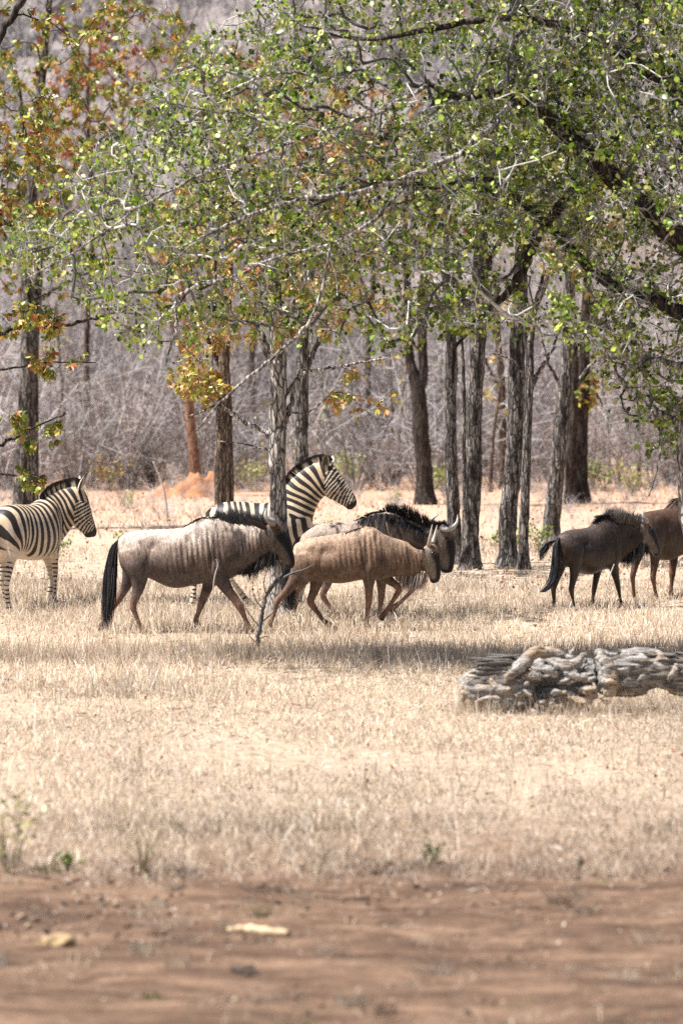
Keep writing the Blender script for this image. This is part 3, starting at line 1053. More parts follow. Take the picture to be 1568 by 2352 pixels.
SC1 = 0.00154
W1 = dict(
    s=SC1, x0=700, yg=1075, seed=3, blade=870, thigh=395,
    torso=[(168, 395, 172, 480, 0.05), (182, 352, 190, 575, 0.13), (235, 318, 245, 640, 0.205), (320, 299, 330, 655, 0.235), (400, 294, 400, 662, 0.245),
           (480, 291, 480, 700, 0.262), (560, 288, 560, 732, 0.275), (640, 280, 640, 737, 0.275), (720, 246, 720, 722, 0.262), (800, 207, 800, 706, 0.245),
           (860, 195, 865, 700, 0.235), (925, 203, 930, 692, 0.225), (985, 226, 1005, 672, 0.205), (1045, 240, 1070, 640, 0.175), (1110, 246, 1135, 610, 0.145),
           (1180, 251, 1200, 565, 0.125), (1245, 258, 1265, 515, 0.112), (1290, 275, 1305, 480, 0.10), (1325, 300, 1330, 440, 0.07)],
    head=[(1290, 262, 1262, 318, 0.05), (1330, 238, 1265, 345, 0.085), (1385, 240, 1275, 392, 0.098), (1425, 285, 1300, 440, 0.10), (1455, 330, 1338, 478, 0.09),
          (1478, 385, 1378, 505, 0.08), (1495, 445, 1410, 528, 0.076), (1508, 505, 1430, 555, 0.078), (1512, 548, 1440, 578, 0.072), (1500, 583, 1458, 592, 0.045)],
    legs=[  # hind near, hind far, front near, front far: rows x, y, z, r fore-aft, r side
        [(285, -0.10, 430, 0.17, 0.10), (320, -0.145, 560, 0.15, 0.10), (335, -0.15, 660, 0.105, 0.075), (320, -0.145, 760, 0.066, 0.05), (290, -0.14, 845, 0.05, 0.04), (288, -0.14, 885, 0.044, 0.036),
         (312, -0.14, 950, 0.031, 0.028), (335, -0.14, 1010, 0.031, 0.028), (345, -0.14, 1035, 0.036, 0.03), (362, -0.14, 1062, 0.042, 0.034), (372, -0.14, 1078, 0.046, 0.036)],
        [(265, 0.10, 430, 0.15, 0.10), (270, 0.14, 560, 0.13, 0.09), (250, 0.14, 650, 0.09, 0.07), (215, 0.14, 740, 0.06, 0.046), (165, 0.14, 825, 0.048, 0.04), (145, 0.14, 860, 0.042, 0.034),
         (95, 0.14, 925, 0.03, 0.027), (55, 0.14, 985, 0.03, 0.027), (40, 0.14, 1010, 0.036, 0.03), (30, 0.14, 1045, 0.04, 0.033), (38, 0.14, 1070, 0.045, 0.035)],
        [(905, -0.10, 430, 0.13, 0.08), (915, -0.135, 560, 0.135, 0.085), (945, -0.14, 650, 0.10, 0.07), (1000, -0.14, 740, 0.068, 0.055), (1060, -0.14, 820, 0.05, 0.045), (1098, -0.14, 878, 0.047, 0.043),
         (1125, -0.14, 940, 0.031, 0.028), (1150, -0.14, 1000, 0.030, 0.027), (1160, -0.14, 1025, 0.035, 0.03), (1180, -0.14, 1058, 0.040, 0.034), (1192, -0.14, 1076, 0.045, 0.036)],
        [(885, 0.09, 450, 0.12, 0.08), (880, 0.13, 580, 0.12, 0.08), (862, 0.135, 680, 0.09, 0.065), (835, 0.135, 760, 0.062, 0.052), (805, 0.135, 840, 0.05, 0.044), (790, 0.135, 880, 0.045, 0.042),
         (772, 0.135, 935, 0.031, 0.028), (758, 0.135, 975, 0.031, 0.028), (755, 0.135, 995, 0.036, 0.03), (760, 0.135, 1022, 0.04, 0.034), (768, 0.135, 1040, 0.044, 0.036)]],
    coat=dict(base=(0.245, 0.18, 0.145), back=(0.54, 0.45, 0.385), belly=(0.092, 0.073, 0.068), dark=(0.062, 0.046, 0.043), leg=(0.25, 0.16, 0.12), cheek=(0.10, 0.08, 0.07), streak=0.92),  # back tone includes painted highlight, belly tone is deepened as shade
    eye=(1392, 300, 0.088),
    ears=[(1295, 285, -0.075, 1160, 212, -0.17), (1300, 278, 0.075, 1200, 225, 0.19)],
    horns=[[(1340, -0.02, 240, 0.050), (1342, -0.09, 236, 0.048), (1336, -0.165, 232, 0.040), (1318, -0.215, 222, 0.032), (1292, -0.225, 185, 0.023), (1292, -0.20, 150, 0.014), (1302, -0.18, 128, 0.004)],
           [(1340, 0.02, 240, 0.050), (1338, 0.09, 236, 0.046), (1325, 0.165, 230, 0.038), (1300, 0.215, 215, 0.030), (1275, 0.225, 185, 0.022), (1275, 0.20, 155, 0.013), (1288, 0.18, 135, 0.004)]],
    mane=[dict(line=[(640, 284), (720, 250), (800, 210), (870, 200), (940, 212)], len=[0.03, 0.06, 0.07, 0.07, 0.12], n=700, droop=0.7, lean=-0.7),
          dict(line=[(930, 212), (1000, 235), (1080, 248), (1170, 256), (1250, 262), (1310, 262)], len=[0.13, 0.18, 0.21, 0.22, 0.20, 0.15], n=1500, droop=0.06, lean=-0.5, side=0.15, col=(0.06, 0.06, 0.066))],
    beard=[dict(line=[(1085, 610), (1150, 585), (1210, 548), (1270, 500), (1330, 480), (1400, 515)], len=[0.06, 0.15, 0.20, 0.22, 0.20, 0.10], n=1300, yw=0.035, col=[(0.02, 0.02, 0.023), (0.03, 0.028, 0.03), (0.12, 0.10, 0.09), (0.018, 0.018, 0.02)])],
    tail=[dict(line=[(176, 0, 372), (140, 0, 430), (120, 0, 540), (108, 0, 660), (98, 0, 800), (88, 0, 930), (84, 0, 1050)], n=620, fat=1.0)])

SC2 = 0.001664
W2 = dict(
    s=SC2, x0=600, yg=985, seed=5, blade=740, thigh=418,
    torso=[(222, 412, 228, 520, 0.05), (238, 362, 245, 580, 0.13), (290, 332, 295, 610, 0.19), (350, 316, 355, 622, 0.205), (420, 303, 420, 622, 0.21),
           (490, 293, 490, 634, 0.22), (560, 283, 560, 640, 0.225), (630, 271, 630, 630, 0.222), (695, 246, 700, 615, 0.212), (755, 231, 765, 612, 0.20),
           (815, 243, 825, 615, 0.185), (870, 283, 885, 600, 0.165), (930, 308, 950, 592, 0.14), (990, 325, 1008, 602, 0.115), (1050, 345, 1068, 606, 0.095), (1110, 372, 1122, 592, 0.08), (1150, 400, 1150, 520, 0.06)],
    head=[(1165, 372, 1128, 420, 0.04), (1205, 352, 1132, 448, 0.07), (1245, 365, 1140, 492, 0.082), (1268, 410, 1152, 535, 0.083), (1278, 462, 1172, 562, 0.075),
          (1282, 515, 1190, 580, 0.067), (1282, 560, 1198, 600, 0.064), (1278, 600, 1205, 622, 0.06), (1262, 632, 1222, 640, 0.035)],
    legs=[
        [(300, -0.09, 420, 0.16, 0.09), (295, -0.12, 510, 0.145, 0.09), (250, -0.125, 600, 0.095, 0.07), (190, -0.125, 680, 0.058, 0.046), (138, -0.125, 735, 0.048, 0.036), (112, -0.125, 770, 0.042, 0.033),
         (98, -0.125, 830, 0.029, 0.026), (78, -0.125, 885, 0.029, 0.026), (68, -0.125, 910, 0.034, 0.028), (52, -0.125, 940, 0.038, 0.031), (48, -0.125, 960, 0.042, 0.033)],
        [(360, 0.08, 430, 0.13, 0.09), (390, 0.11, 540, 0.12, 0.085), (395, 0.115, 620, 0.085, 0.065), (375, 0.115, 700, 0.056, 0.044), (350, 0.115, 765, 0.046, 0.036), (358, 0.115, 795, 0.04, 0.033),
         (400, 0.115, 850, 0.029, 0.026), (440, 0.115, 905, 0.029, 0.026), (462, 0.115, 925, 0.034, 0.028), (498, 0.115, 955, 0.038, 0.031), (520, 0.115, 978, 0.042, 0.033)],
        [(775, -0.085, 420, 0.12, 0.07), (772, -0.115, 510, 0.12, 0.075), (768, -0.12, 590, 0.085, 0.06), (768, -0.12, 670, 0.055, 0.047), (768, -0.12, 740, 0.045, 0.04), (766, -0.12, 775, 0.042, 0.038),
         (758, -0.12, 840, 0.028, 0.025), (752, -0.12, 900, 0.028, 0.025), (752, -0.12, 925, 0.033, 0.028), (762, -0.12, 958, 0.037, 0.031), (770, -0.12, 982, 0.042, 0.033)],
        [(800, 0.08, 430, 0.11, 0.07), (845, 0.11, 540, 0.11, 0.07), (890, 0.115, 600, 0.075, 0.055), (940, 0.115, 640, 0.05, 0.043), (976, 0.115, 668, 0.043, 0.04), (980, 0.115, 700, 0.04, 0.036),
         (945, 0.115, 760, 0.028, 0.025), (912, 0.115, 815, 0.028, 0.025), (898, 0.115, 840, 0.033, 0.028), (868, 0.115, 875, 0.037, 0.031), (850, 0.115, 905, 0.04, 0.033)]],
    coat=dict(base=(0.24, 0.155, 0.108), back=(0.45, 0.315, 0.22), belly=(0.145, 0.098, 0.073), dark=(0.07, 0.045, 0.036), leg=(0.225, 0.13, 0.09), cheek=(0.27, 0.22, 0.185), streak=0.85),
    eye=(1225, 420, 0.073),
    ears=[(1160, 390, -0.06, 1045, 338, -0.15), (1215, 362, 0.06, 1262, 405, 0.17)],
    horns=[[(1195, -0.04, 368, 0.026), (1200, -0.065, 335, 0.023), (1206, -0.085, 295, 0.018), (1213, -0.095, 250, 0.011), (1219, -0.10, 215, 0.003)],
           [(1222, 0.04, 352, 0.026), (1232, 0.065, 325, 0.022), (1241, 0.085, 292, 0.017), (1250, 0.095, 255, 0.010), (1257, 0.10, 225, 0.003)]],
    horn_base=(0.30, 0.25, 0.20), horn_tip=(0.52, 0.48, 0.42),
    mane=[dict(line=[(575, 285), (640, 272), (700, 247), (755, 234), (810, 244)], len=[0.05, 0.07, 0.06, 0.04, 0.03], n=420, droop=0.75, lean=-0.8, col=(0.03, 0.028, 0.03))],
    beard=[dict(line=[(965, 590), (1020, 600), (1080, 598), (1130, 580), (1190, 590)], len=[0.05, 0.13, 0.16, 0.18, 0.12], n=1500, yw=0.03, col=[(0.34, 0.28, 0.24), (0.14, 0.12, 0.115), (0.42, 0.35, 0.30), (0.30, 0.23, 0.20)])],
    tail=[dict(line=[(230, 0.0, 385), (215, 0.05, 430), (205, 0.06, 520), (200, 0.05, 640), (205, 0.05, 760), (215, 0.05, 830)], n=600, fat=0.9)])

# the dark-maned bull walking beside it, traced in the same picture units
W3 = dict(
    s=SC2, x0=600, yg=955, seed=8, blade=830, thigh=470,
    torso=[(262, 352, 268, 450, 0.05), (280, 318, 285, 540, 0.14), (330, 280, 335, 600, 0.21), (400, 246, 405, 620, 0.24), (480, 234, 480, 625, 0.25),
           (560, 226, 560, 640, 0.265), (640, 216, 640, 640, 0.265), (710, 200, 710, 630, 0.255), (780, 170, 785, 618, 0.24), (850, 146, 860, 612, 0.23),
           (920, 143, 930, 605, 0.22), (985, 163, 1000, 590, 0.20), (1050, 190, 1065, 570, 0.17), (1120, 222, 1130, 545, 0.145), (1190, 252, 1195, 520, 0.125), (1250, 275, 1255, 480, 0.108), (1285, 298, 1288, 440, 0.08)],
    head=[(1272, 262, 1240, 310, 0.05), (1322, 252, 1244, 352, 0.09), (1375, 276, 1250, 418, 0.102), (1402, 330, 1262, 470, 0.104), (1412, 390, 1275, 515, 0.095),
          (1412, 450, 1288, 550, 0.085), (1408, 510, 1298, 572, 0.08), (1400, 558, 1308, 590, 0.08), (1388, 595, 1335, 603, 0.05)],
    legs=[
        [(420, -0.10, 380, 0.17, 0.10), (460, -0.13, 500, 0.14, 0.10), (478, -0.14, 590, 0.095, 0.07), (462, -0.14, 680, 0.06, 0.046), (436, -0.14, 745, 0.048, 0.036), (440, -0.14, 780, 0.042, 0.033),
         (480, -0.14, 835, 0.029, 0.026), (510, -0.14, 880, 0.029, 0.026), (528, -0.14, 900, 0.034, 0.028), (552, -0.14, 930, 0.038, 0.031), (570, -0.14, 955, 0.042, 0.033)],
        [(390, 0.09, 400, 0.15, 0.09), (370, 0.13, 520, 0.13, 0.09), (330, 0.14, 600, 0.09, 0.07), (280, 0.14, 680, 0.06, 0.046), (238, 0.14, 735, 0.05, 0.038), (232, 0.14, 775, 0.043, 0.034),
         (235, 0.14, 830, 0.03, 0.027), (222, 0.14, 880, 0.03, 0.027), (215, 0.14, 900, 0.034, 0.028), (205, 0.14, 930, 0.038, 0.031), (200, 0.14, 950, 0.042, 0.033)],
        [(940, -0.09, 420, 0.12, 0.08), (985, -0.12, 530, 0.12, 0.08), (1030, -0.13, 600, 0.085, 0.06), (1075, -0.13, 645, 0.055, 0.046), (1106, -0.13, 672, 0.046, 0.042), (1102, -0.13, 705, 0.042, 0.038),
         (1060, -0.13, 760, 0.029, 0.026), (1010, -0.13, 808, 0.029, 0.026), (985, -0.13, 828, 0.034, 0.028), (955, -0.13, 852, 0.038, 0.031), (940, -0.13, 885, 0.042, 0.033)],
        [(900, 0.09, 430, 0.12, 0.08), (880, 0.12, 550, 0.12, 0.08), (868, 0.13, 630, 0.085, 0.06), (868, 0.13, 700, 0.058, 0.048), (868, 0.13, 760, 0.047, 0.042), (866, 0.13, 795, 0.043, 0.04),
         (860, 0.13, 850, 0.03, 0.027), (856, 0.13, 895, 0.03, 0.027), (856, 0.13, 912, 0.034, 0.029), (864, 0.13, 935, 0.038, 0.031), (870, 0.13, 955, 0.042, 0.034)]],
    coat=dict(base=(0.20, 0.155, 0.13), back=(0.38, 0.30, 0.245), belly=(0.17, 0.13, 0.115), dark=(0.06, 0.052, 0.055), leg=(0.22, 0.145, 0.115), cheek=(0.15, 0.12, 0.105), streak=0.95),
    eye=(1352, 345, 0.094),
    ears=[(1262, 292, -0.075, 1180, 330, -0.2), (1270, 280, 0.075, 1220, 262, 0.21)],
    horns=[[(1318, -0.02, 268, 0.05), (1325, -0.10, 268, 0.044), (1345, -0.18, 274, 0.034), (1382, -0.235, 262, 0.029), (1412, -0.235, 232, 0.022), (1424, -0.20, 198, 0.013), (1424, -0.18, 165, 0.004)],
           [(1318, 0.02, 268, 0.05), (1312, 0.10, 262, 0.044), (1295, 0.18, 258, 0.034), (1262, 0.225, 240, 0.027), (1245, 0.23, 215, 0.02), (1268, 0.20, 190, 0.011), (1303, 0.18, 165, 0.003)]],
    horn_base=(0.24, 0.22, 0.21), horn_tip=(0.42, 0.41, 0.40),
    mane=[dict(line=[(660, 216), (720, 200), (790, 168), (850, 150), (910, 147)], len=[0.03, 0.06, 0.07, 0.08, 0.10], n=800, droop=0.5, lean=-0.9),
          dict(line=[(890, 146), (960, 160), (1030, 185), (1100, 215), (1180, 250), (1250, 272), (1320, 265)], len=[0.10, 0.17, 0.19, 0.19, 0.19, 0.17, 0.12], n=1700, droop=0.06, lean=-0.25, clumps=30, w=0.004),
          dict(line=[(700, 212), (800, 178), (900, 165), (1000, 190), (1100, 240), (1180, 285)], len=[0.12, 0.18, 0.2, 0.2, 0.18, 0.15], n=900, droop=1.2, lean=-0.1, side=-0.9),
          dict(line=[(1245, 270), (1300, 262), (1350, 275)], len=[0.14, 0.14, 0.10], n=300, droop=0.1, lean=0.5)],
    beard=[dict(line=[(1120, 545), (1190, 520), (1260, 500), (1310, 570)], len=[0.08, 0.15, 0.15, 0.05], n=700, yw=0.035, col=[(0.03, 0.028, 0.03), (0.08, 0.07, 0.065)])],
    tail=[dict(line=[(272, 0, 330), (235, 0.02, 380), (215, 0.05, 480), (205, 0.05, 600), (200, 0.06, 720), (195, 0.06, 840)], n=350, fat=0.5)])


def derive(src, **kw):
    d = dict(src); d.update(kw)
    return d


def leg_set(hx1, hx2, fx1, fx2):
    """four striding legs in the units of the first tracing; each argument is the hoof offset from under the joint"""
    out = []
    for bx, y, off in ((290, -0.13, hx1), (275, 0.13, hx2)):
        out.append([(bx, y * 0.75, 430, 0.165, 0.10), (bx + 25, y, 560, 0.145, 0.10), (bx + 20 + off * 0.15, y, 660, 0.10, 0.075), (bx - 5 + off * 0.4, y, 760, 0.064, 0.05),
                    (bx - 35 + off * 0.62, y, 850, 0.05, 0.04), (bx - 34 + off * 0.66, y, 885, 0.044, 0.036), (bx - 18 + off * 0.8, y, 950, 0.031, 0.028), (bx - 5 + off * 0.93, y, 1010, 0.031, 0.028),
                    (bx + off, y, 1035, 0.036, 0.03), (bx + 14 + off, y, 1060, 0.042, 0.034), (bx + 22 + off, y, 1078, 0.046, 0.036)])
    for bx, y, off in ((900, -0.125, fx1), (888, 0.125, fx2)):
        out.append([(bx, y * 0.75, 430, 0.13, 0.08), (bx, y, 560, 0.13, 0.085), (bx + off * 0.08, y, 650, 0.095, 0.07), (bx + off * 0.3, y, 750, 0.066, 0.055), (bx + off * 0.55, y, 840, 0.05, 0.045),
                    (bx + off * 0.65, y, 880, 0.047, 0.043), (bx + off * 0.8, y, 945, 0.031, 0.028), (bx + off * 0.95, y, 1010, 0.030, 0.027), (bx + off, y, 1032, 0.035, 0.03), (bx + off + 14, y, 1060, 0.04, 0.034), (bx + off + 24, y, 1078, 0.045, 0.036)])
    return out


DARK_COAT = dict(base=(0.032, 0.023, 0.020), back=(0.085, 0.064, 0.055), belly=(0.038, 0.027, 0.022), dark=(0.025, 0.019, 0.018), leg=(0.05, 0.031, 0.023), cheek=(0.15, 0.125, 0.11), streak=0.6)
W4 = derive(W1, seed=13, mat=M_coat_sleek, size=0.86, legs=leg_set(10, -70, 140, -110), coat=DARK_COAT, bend=(0.30, 0.75, -0.62),
            mane=[dict(line=[(720, 250), (800, 210), (870, 198), (940, 208)], len=[0.06, 0.10, 0.13, 0.16], n=800, droop=0.35, lean=-0.7),
                  dict(line=[(930, 210), (1000, 230), (1080, 246), (1170, 254), (1250, 262), (1320, 250)], len=[0.20, 0.24, 0.24, 0.23, 0.20, 0.15], n=1500, droop=0.05, lean=-0.2, col=(0.17, 0.16, 0.155))],
            tail=[dict(line=[(172, 0, 360), (140, 0, 430), (128, 0, 540), (118, 0, 660), (80, 0.0, 770), (0, 0.02, 850), (-60, 0.02, 880)], n=600, fat=0.85),
                  dict(line=[(165, 0.02, 380), (110, 0.12, 420), (70, 0.18, 500), (55, 0.2, 590)], n=260, fat=0.8)])
W5 = derive(W1, seed=17, size=1.0, legs=leg_set(40, -40, 60, -60), bend=(0.35, 0.8, 0.25),
            tail=[dict(line=[(172, 0, 372), (165, 0.02, 450), (168, 0.02, 560), (172, 0.03, 660)], n=160, fat=0.4)],
            coat=dict(base=(0.050, 0.030, 0.021), back=(0.095, 0.054, 0.034), belly=(0.06, 0.04, 0.029), dark=(0.04, 0.028, 0.024), leg=(0.13, 0.07, 0.045), cheek=(0.09, 0.068, 0.06), streak=0.6))


def spot(u, v):
    return on_ground(u, v)


def place(u, v):
    p = spot(u, v)
    return (p[0], p[1], p[2] - 0.005)


def px(spec, cx):                       # picture column of the tracing origin, for the two first crops
    return cx


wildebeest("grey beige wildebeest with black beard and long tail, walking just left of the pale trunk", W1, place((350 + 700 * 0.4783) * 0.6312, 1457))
wildebeest("tan young wildebeest with short straight horns and pale grey throat fringe", W2, place((950 + 600 * 0.5102) * 0.6312, 1447))
wildebeest("wildebeest with tall black bristling mane and upturned horns, mostly behind the tan one", W3, place((950 + 600 * 0.5102) * 0.6312, 1427))
wildebeest("dark brown young wildebeest seen from behind, walking off beside the tree trunks", W4, place(1362, 1402), math.radians(47))
wildebeest("reddish brown wildebeest at the right edge, half hidden behind the dark young one", W5, place(1540, 1372), math.radians(52))


# ---- zebras
def stripe_mat():
    m, nt, b = new_mat("zebra_coat")
    a = N_(nt, 'ShaderNodeAttribute', attribute_name='stripe')
    bc = N_(nt, 'ShaderNodeAttribute', attribute_name='col')
    n = noise_node(nt, 14.0, detail=3)
    ad = N_(nt, 'ShaderNodeMath', operation='MULTIPLY_ADD')
    nt.links.new(n.outputs[0], ad.inputs[0]); ad.inputs[1].default_value = 0.5
    nt.links.new(a.outputs['Fac'], ad.inputs[2])
    mr = N_(nt, 'ShaderNodeMapRange')
    mr.inputs[1].default_value = 0.25 - 0.16; mr.inputs[2].default_value = 0.25 + 0.16
    nt.links.new(ad.outputs[0], mr.inputs[0])
    n3 = noise_node(nt, 1.0, stretch=(160, 160, 70), detail=3)
    dust = noise_node(nt, 11.0, detail=6, rough=0.7)
    rd = ramp(nt, [(0.3, (0.72, 0.68, 0.64)), (0.7, (1.12, 1.12, 1.12))], dust.outputs[0])
    wh_ = mix_col(nt, bc.outputs[0], rd.outputs[0], 1.0, 'MULTIPLY')
    bk_ = mix_col(nt, (0.010, 0.009, 0.010), (0.035, 0.027, 0.022), dust.outputs[0])
    c = mix_col(nt, wh_, bk_, mr.outputs[0])
    nt.links.new(c, b.inputs['Base Color'])
    b.inputs['Roughness'].default_value = 0.5
    b.inputs['Specular IOR Level'].default_value = 0.35
    bump(nt, b, n3.outputs[0], 0.2, 0.006)
    return m


M_zebra = stripe_mat()
ZS = 0.001487
Z_TORSO = [(98, 672, 102, 800, 0.06), (128, 614, 136, 910, 0.16), (190, 566, 200, 965, 0.235), (285, 536, 290, 985, 0.27), (400, 532, 400, 1000, 0.285),
           (500, 538, 500, 1018, 0.30), (600, 542, 600, 1030, 0.305), (700, 532, 700, 1030, 0.295), (790, 500, 795, 1015, 0.265), (870, 490, 880, 985, 0.235),
           (950, 520, 960, 930, 0.195), (1012, 600, 1018, 865, 0.135), (1048, 690, 1050, 800, 0.06)]


def zebra(label, neck, head, legs, eye, ears, mane_line, mane_len, loc, rotz=0.0, bend=(9, 10, 0), seed=2, tail=True, tone=(0.66, 0.565, 0.465)):
    s, x0, yg = ZS, 600, 1467
    X = lambda x: (x - x0) * s
    Z = lambda y: (yg - y) * s
    rng = np.random.default_rng(seed)
    root = thing("zebra", label, "zebra", loc, rotz, "zebras behind the wildebeest")
    acc = Acc()
    pr = lambda L: [(X(a), Z(b), X(c), Z(d), w) for a, b, c, d, w in L]
    st = loft_pairs(acc, pr(Z_TORSO), 80, 32, 0.12, 0.85)
    ns = loft_pairs(acc, pr(neck), 50, 24, 0.25, 0.85)
    hs = loft_pairs(acc, pr(head), 50, 24, 0.0, 0.85)
    lgs = [limb(acc, [(X(x), y, Z(z), r, r2) for x, y, z, r, r2 in lg], 44, 14) for lg in legs]
    me, V = fuse(acc, 0.0135, "body", 5)
    bf = make_bend(*bend)
    it, dt = nearest(V, st['mid']); i_n, dn = nearest(V, ns['mid']); ih, dh = nearest(V, hs['mid'])
    rt = dt / (0.5 * (st['h'] + st['hw']))[it]; rn = dn / (0.5 * (ns['h'] + ns['hw']))[i_n]; rh = dh / (0.5 * (hs['h'] + hs['hw']))[ih]
    wob = fbm(V, 2.6, seed * 1.7, 2)
    # trunk: upright stripes forward of the flank, fanning round to lie flat on the haunch
    pvx, pvz = X(330), Z(985)
    dx_, dz_ = V[:, 0] - pvx, V[:, 2] - pvz
    ang = np.arctan2(-dx_, np.maximum(dz_, -0.25) + 0.05)
    rear = -0.40 * ang / 0.105
    front = dx_ / 0.118 + 0.9 * V[:, 2]
    wf = sstep(-0.10, 0.22, dx_)
    ph_t = rear * (1 - wf) + front * wf + 0.45 * wob
    f_t = np.einsum('ij,ij->i', V - st['mid'][it], st['up'][it]) / st['h'][it]
    # neck: across its axis
    nl = np.concatenate([[0], np.cumsum(np.linalg.norm(np.diff(ns['mid'], axis=0), axis=1))])
    ax = unit(np.gradient(ns['mid'], axis=0))
    along_n = nl[i_n] + np.einsum('ij,ij->i', V - ns['mid'][i_n], ax[i_n])
    ph_n = along_n / 0.082 + 0.35 * wob + 0.3
    hl = np.concatenate([[0], np.cumsum(np.linalg.norm(np.diff(hs['mid'], axis=0), axis=1))])
    f_h = np.einsum('ij,ij->i', V - hs['mid'][ih], hs['up'][ih]) / hs['h'][ih]
    hx = hl[ih] / hl[-1]
    # head: stripes along the cheek bend across the muzzle
    ph_cheek = hl[ih] / 0.040
    ph_nose = (f_h * 0.5 + 0.5) * 5.0 + hl[ih] / 0.10
    wh = sstep(0.42, 0.62, hx + 0.12 * f_h)
    s_head = np.sin(2 * math.pi * (hl[ih] / 0.043 + 1.7 * f_h * sstep(0.25, 0.85, hx) + 0.25 * wob))
    s_t = np.sin(2 * math.pi * ph_t) + 0.1 - 0.35 * np.maximum(0, np.sin(4 * math.pi * ph_t + 1.2)) * (1 - wf) * 0
    s_n = np.sin(2 * math.pi * ph_n) + 0.15
    wn_ = sstep(-0.12, 0.12, rt - rn) * (V[:, 0] > X(800))
    S = s_t * (1 - wn_) + s_n * wn_
    whd = sstep(-0.08, 0.08, np.minimum(rn, rt) - rh) * (V[:, 0] > X(1080))
    S = S * (1 - whd) + (s_head + 0.1) * whd
    C = np.tile(np.array(tone, float), (len(V), 1))
    bl = (1 - sstep(-0.95, -0.55, f_t)) * (1 - whd) * (1 - wn_)
    S = S - 1.1 * bl * (V[:, 0] < X(900))
    C = C * (1 - 0.12 * sstep(0.3, 1.0, f_t) * np.array((0.1, 0.5, 1.3))[:, None].repeat(len(V), 1)).T if False else C
    warm = sstep(0.0, 0.9, f_t)[:, None] * (1 - whd)[:, None]
    C = C * (1 - warm * np.array((0.02, 0.10, 0.24)))
    for li, lg in enumerate(lgs):
        il, dl = nearest(V, lg['mid'])
        w = (dl / lg['hw'][il] < 1.4) * sstep(9, 17, il)
        inner = (V[:, 1] * np.sign(lg['mid'][30, 1])) < abs(lg['mid'][30, 1]) - 0.25 * lg['hw'][il]
        ls = np.sin(2 * math.pi * lg['len'][il] / 0.056) * 1.0 - 0.25 - 0.5 * inner
        S = S * (1 - w) + ls * w
        S[(dl / lg['hw'][il] < 1.4) & (il >= 41)] = 2.0
    muzzle = whd * sstep(0.86, 0.93, hx + 0.02 * wob)
    S = S * (1 - muzzle) + 2.0 * muzzle
    bridge = whd * sstep(0.72, 0.82, hx) * (1 - sstep(0.88, 0.94, hx)) * sstep(0.5, 0.8, f_h)
    C = C * (1 - bridge[:, None]) + np.array((0.16, 0.075, 0.04)) * bridge[:, None]
    N = normals(me)
    V2 = V + N * (0.004 * wob)[:, None]
    thg = np.exp(-((V[:, 0] - X(330) - 0.3 * (V[:, 2] - 0.9)) / 0.035) ** 2) * sstep(-0.9, -0.4, f_t) * (1 - sstep(0.2, 0.6, f_t))
    V2 = V2 - N * (0.012 * thg)[:, None]
    put(me, bf(V2))
    set_attr(me, 'stripe', S); set_attr(me, 'col', np.clip(C, 0.01, 0.9))
    obj("body", me, M_zebra, root)
    for sgn in (-1, 1):
        obj("eye", eye_mesh(0.023), M_eye, root, bf(np.array([(X(eye[0]), sgn * eye[2], Z(eye[1]))]))[0])
    for (bx, bz, by, tx_, tz, ty, fc) in ears:
        obj("ear", ear_mesh((X(bx), by, Z(bz)), (X(tx_), ty, Z(tz)), 0.062, (0.10, 0.075, 0.06), (0.72, 0.66, 0.58), fc, bf), M_hair, root)
    # brush mane, striped like the neck below it
    n = 2600
    t = rng.random(n)
    P, T = along([(X(x), 0, Z(z)) for x, z in mane_line], t)
    L = np.interp(t, np.linspace(0, 1, len(mane_len)), mane_len) * (0.8 + 0.3 * rng.random(n))
    up = np.stack([-T[:, 2], 0 * t, T[:, 0]], 1)
    up = np.where(up[:, 2:3] < 0, -up, up)
    P = P + np.stack([0 * t, rng.normal(0, 0.014, n), 0 * t], 1) - up * 0.02
    d0 = unit(up + rng.normal(0, 0.10, (n, 3)) * np.array((1, 0.6, 1)))
    u = np.linspace(0, 1, 5)[None, :, None]
    paths = P[:, None] + (L + 0.02)[:, None, None] * d0[:, None] * u
    cr = np.where(V[:, 0] > X(720))[0][::7]
    j, _ = nearest(P - up * 0.03, V[cr]); j = cr[j]
    dark = sstep(-0.1, 0.3, S[j] - 0.0)[:, None, None]
    tipd = sstep(0.45, 0.85, np.linspace(0, 1, 5) + 0)[None, :, None]
    dk = np.clip(dark + tipd, 0, 1)
    cc = np.array(tone)[None, None] * 0.9 * (1 - dk) + np.array((0.02, 0.014, 0.012))[None, None] * dk
    hair_part("mane", paths, 0.004, cc, rng, M_hair, root, bf, 0.4)
    if tail:
        n = 500
        t0 = rng.random(n) * 0.5; t1 = np.minimum(t0 + 0.5, 1)
        tt_ = t0[:, None] + (t1 - t0)[:, None] * np.linspace(0, 1, 7)[None]
        P, _ = along([(X(100), 0, Z(690)), (X(60), 0, Z(780)), (X(40), 0, Z(920)), (X(38), 0, Z(1080)), (X(45), 0, Z(1200))], tt_.ravel())
        paths = P.reshape(n, 7, 3) + rng.normal(0, 1, (n, 1, 3)) * np.array((0.02, 0.02, 0)) * (0.5 + tt_)[..., None]
        cc = np.where((tt_ < 0.5)[..., None], np.array((0.6, 0.52, 0.43)), np.array((0.02, 0.018, 0.017)))
        hair_part("tail", paths, 0.0045, cc, rng, M_hair, root)
    return root


def zleg_h(pts, y):
    R = [(0.18, 0.11), (0.16, 0.11), (0.11, 0.08), (0.068, 0.05), (0.053, 0.042), (0.046, 0.038), (0.033, 0.030), (0.033, 0.030), (0.039, 0.034), (0.042, 0.036), (0.052, 0.044)]
    S = catmull(np.array(pts, float), 11)
    return [(S[i, 0], y * (0.75 if i == 0 else 1.0), S[i, 1]) + R[i] for i in range(11)]


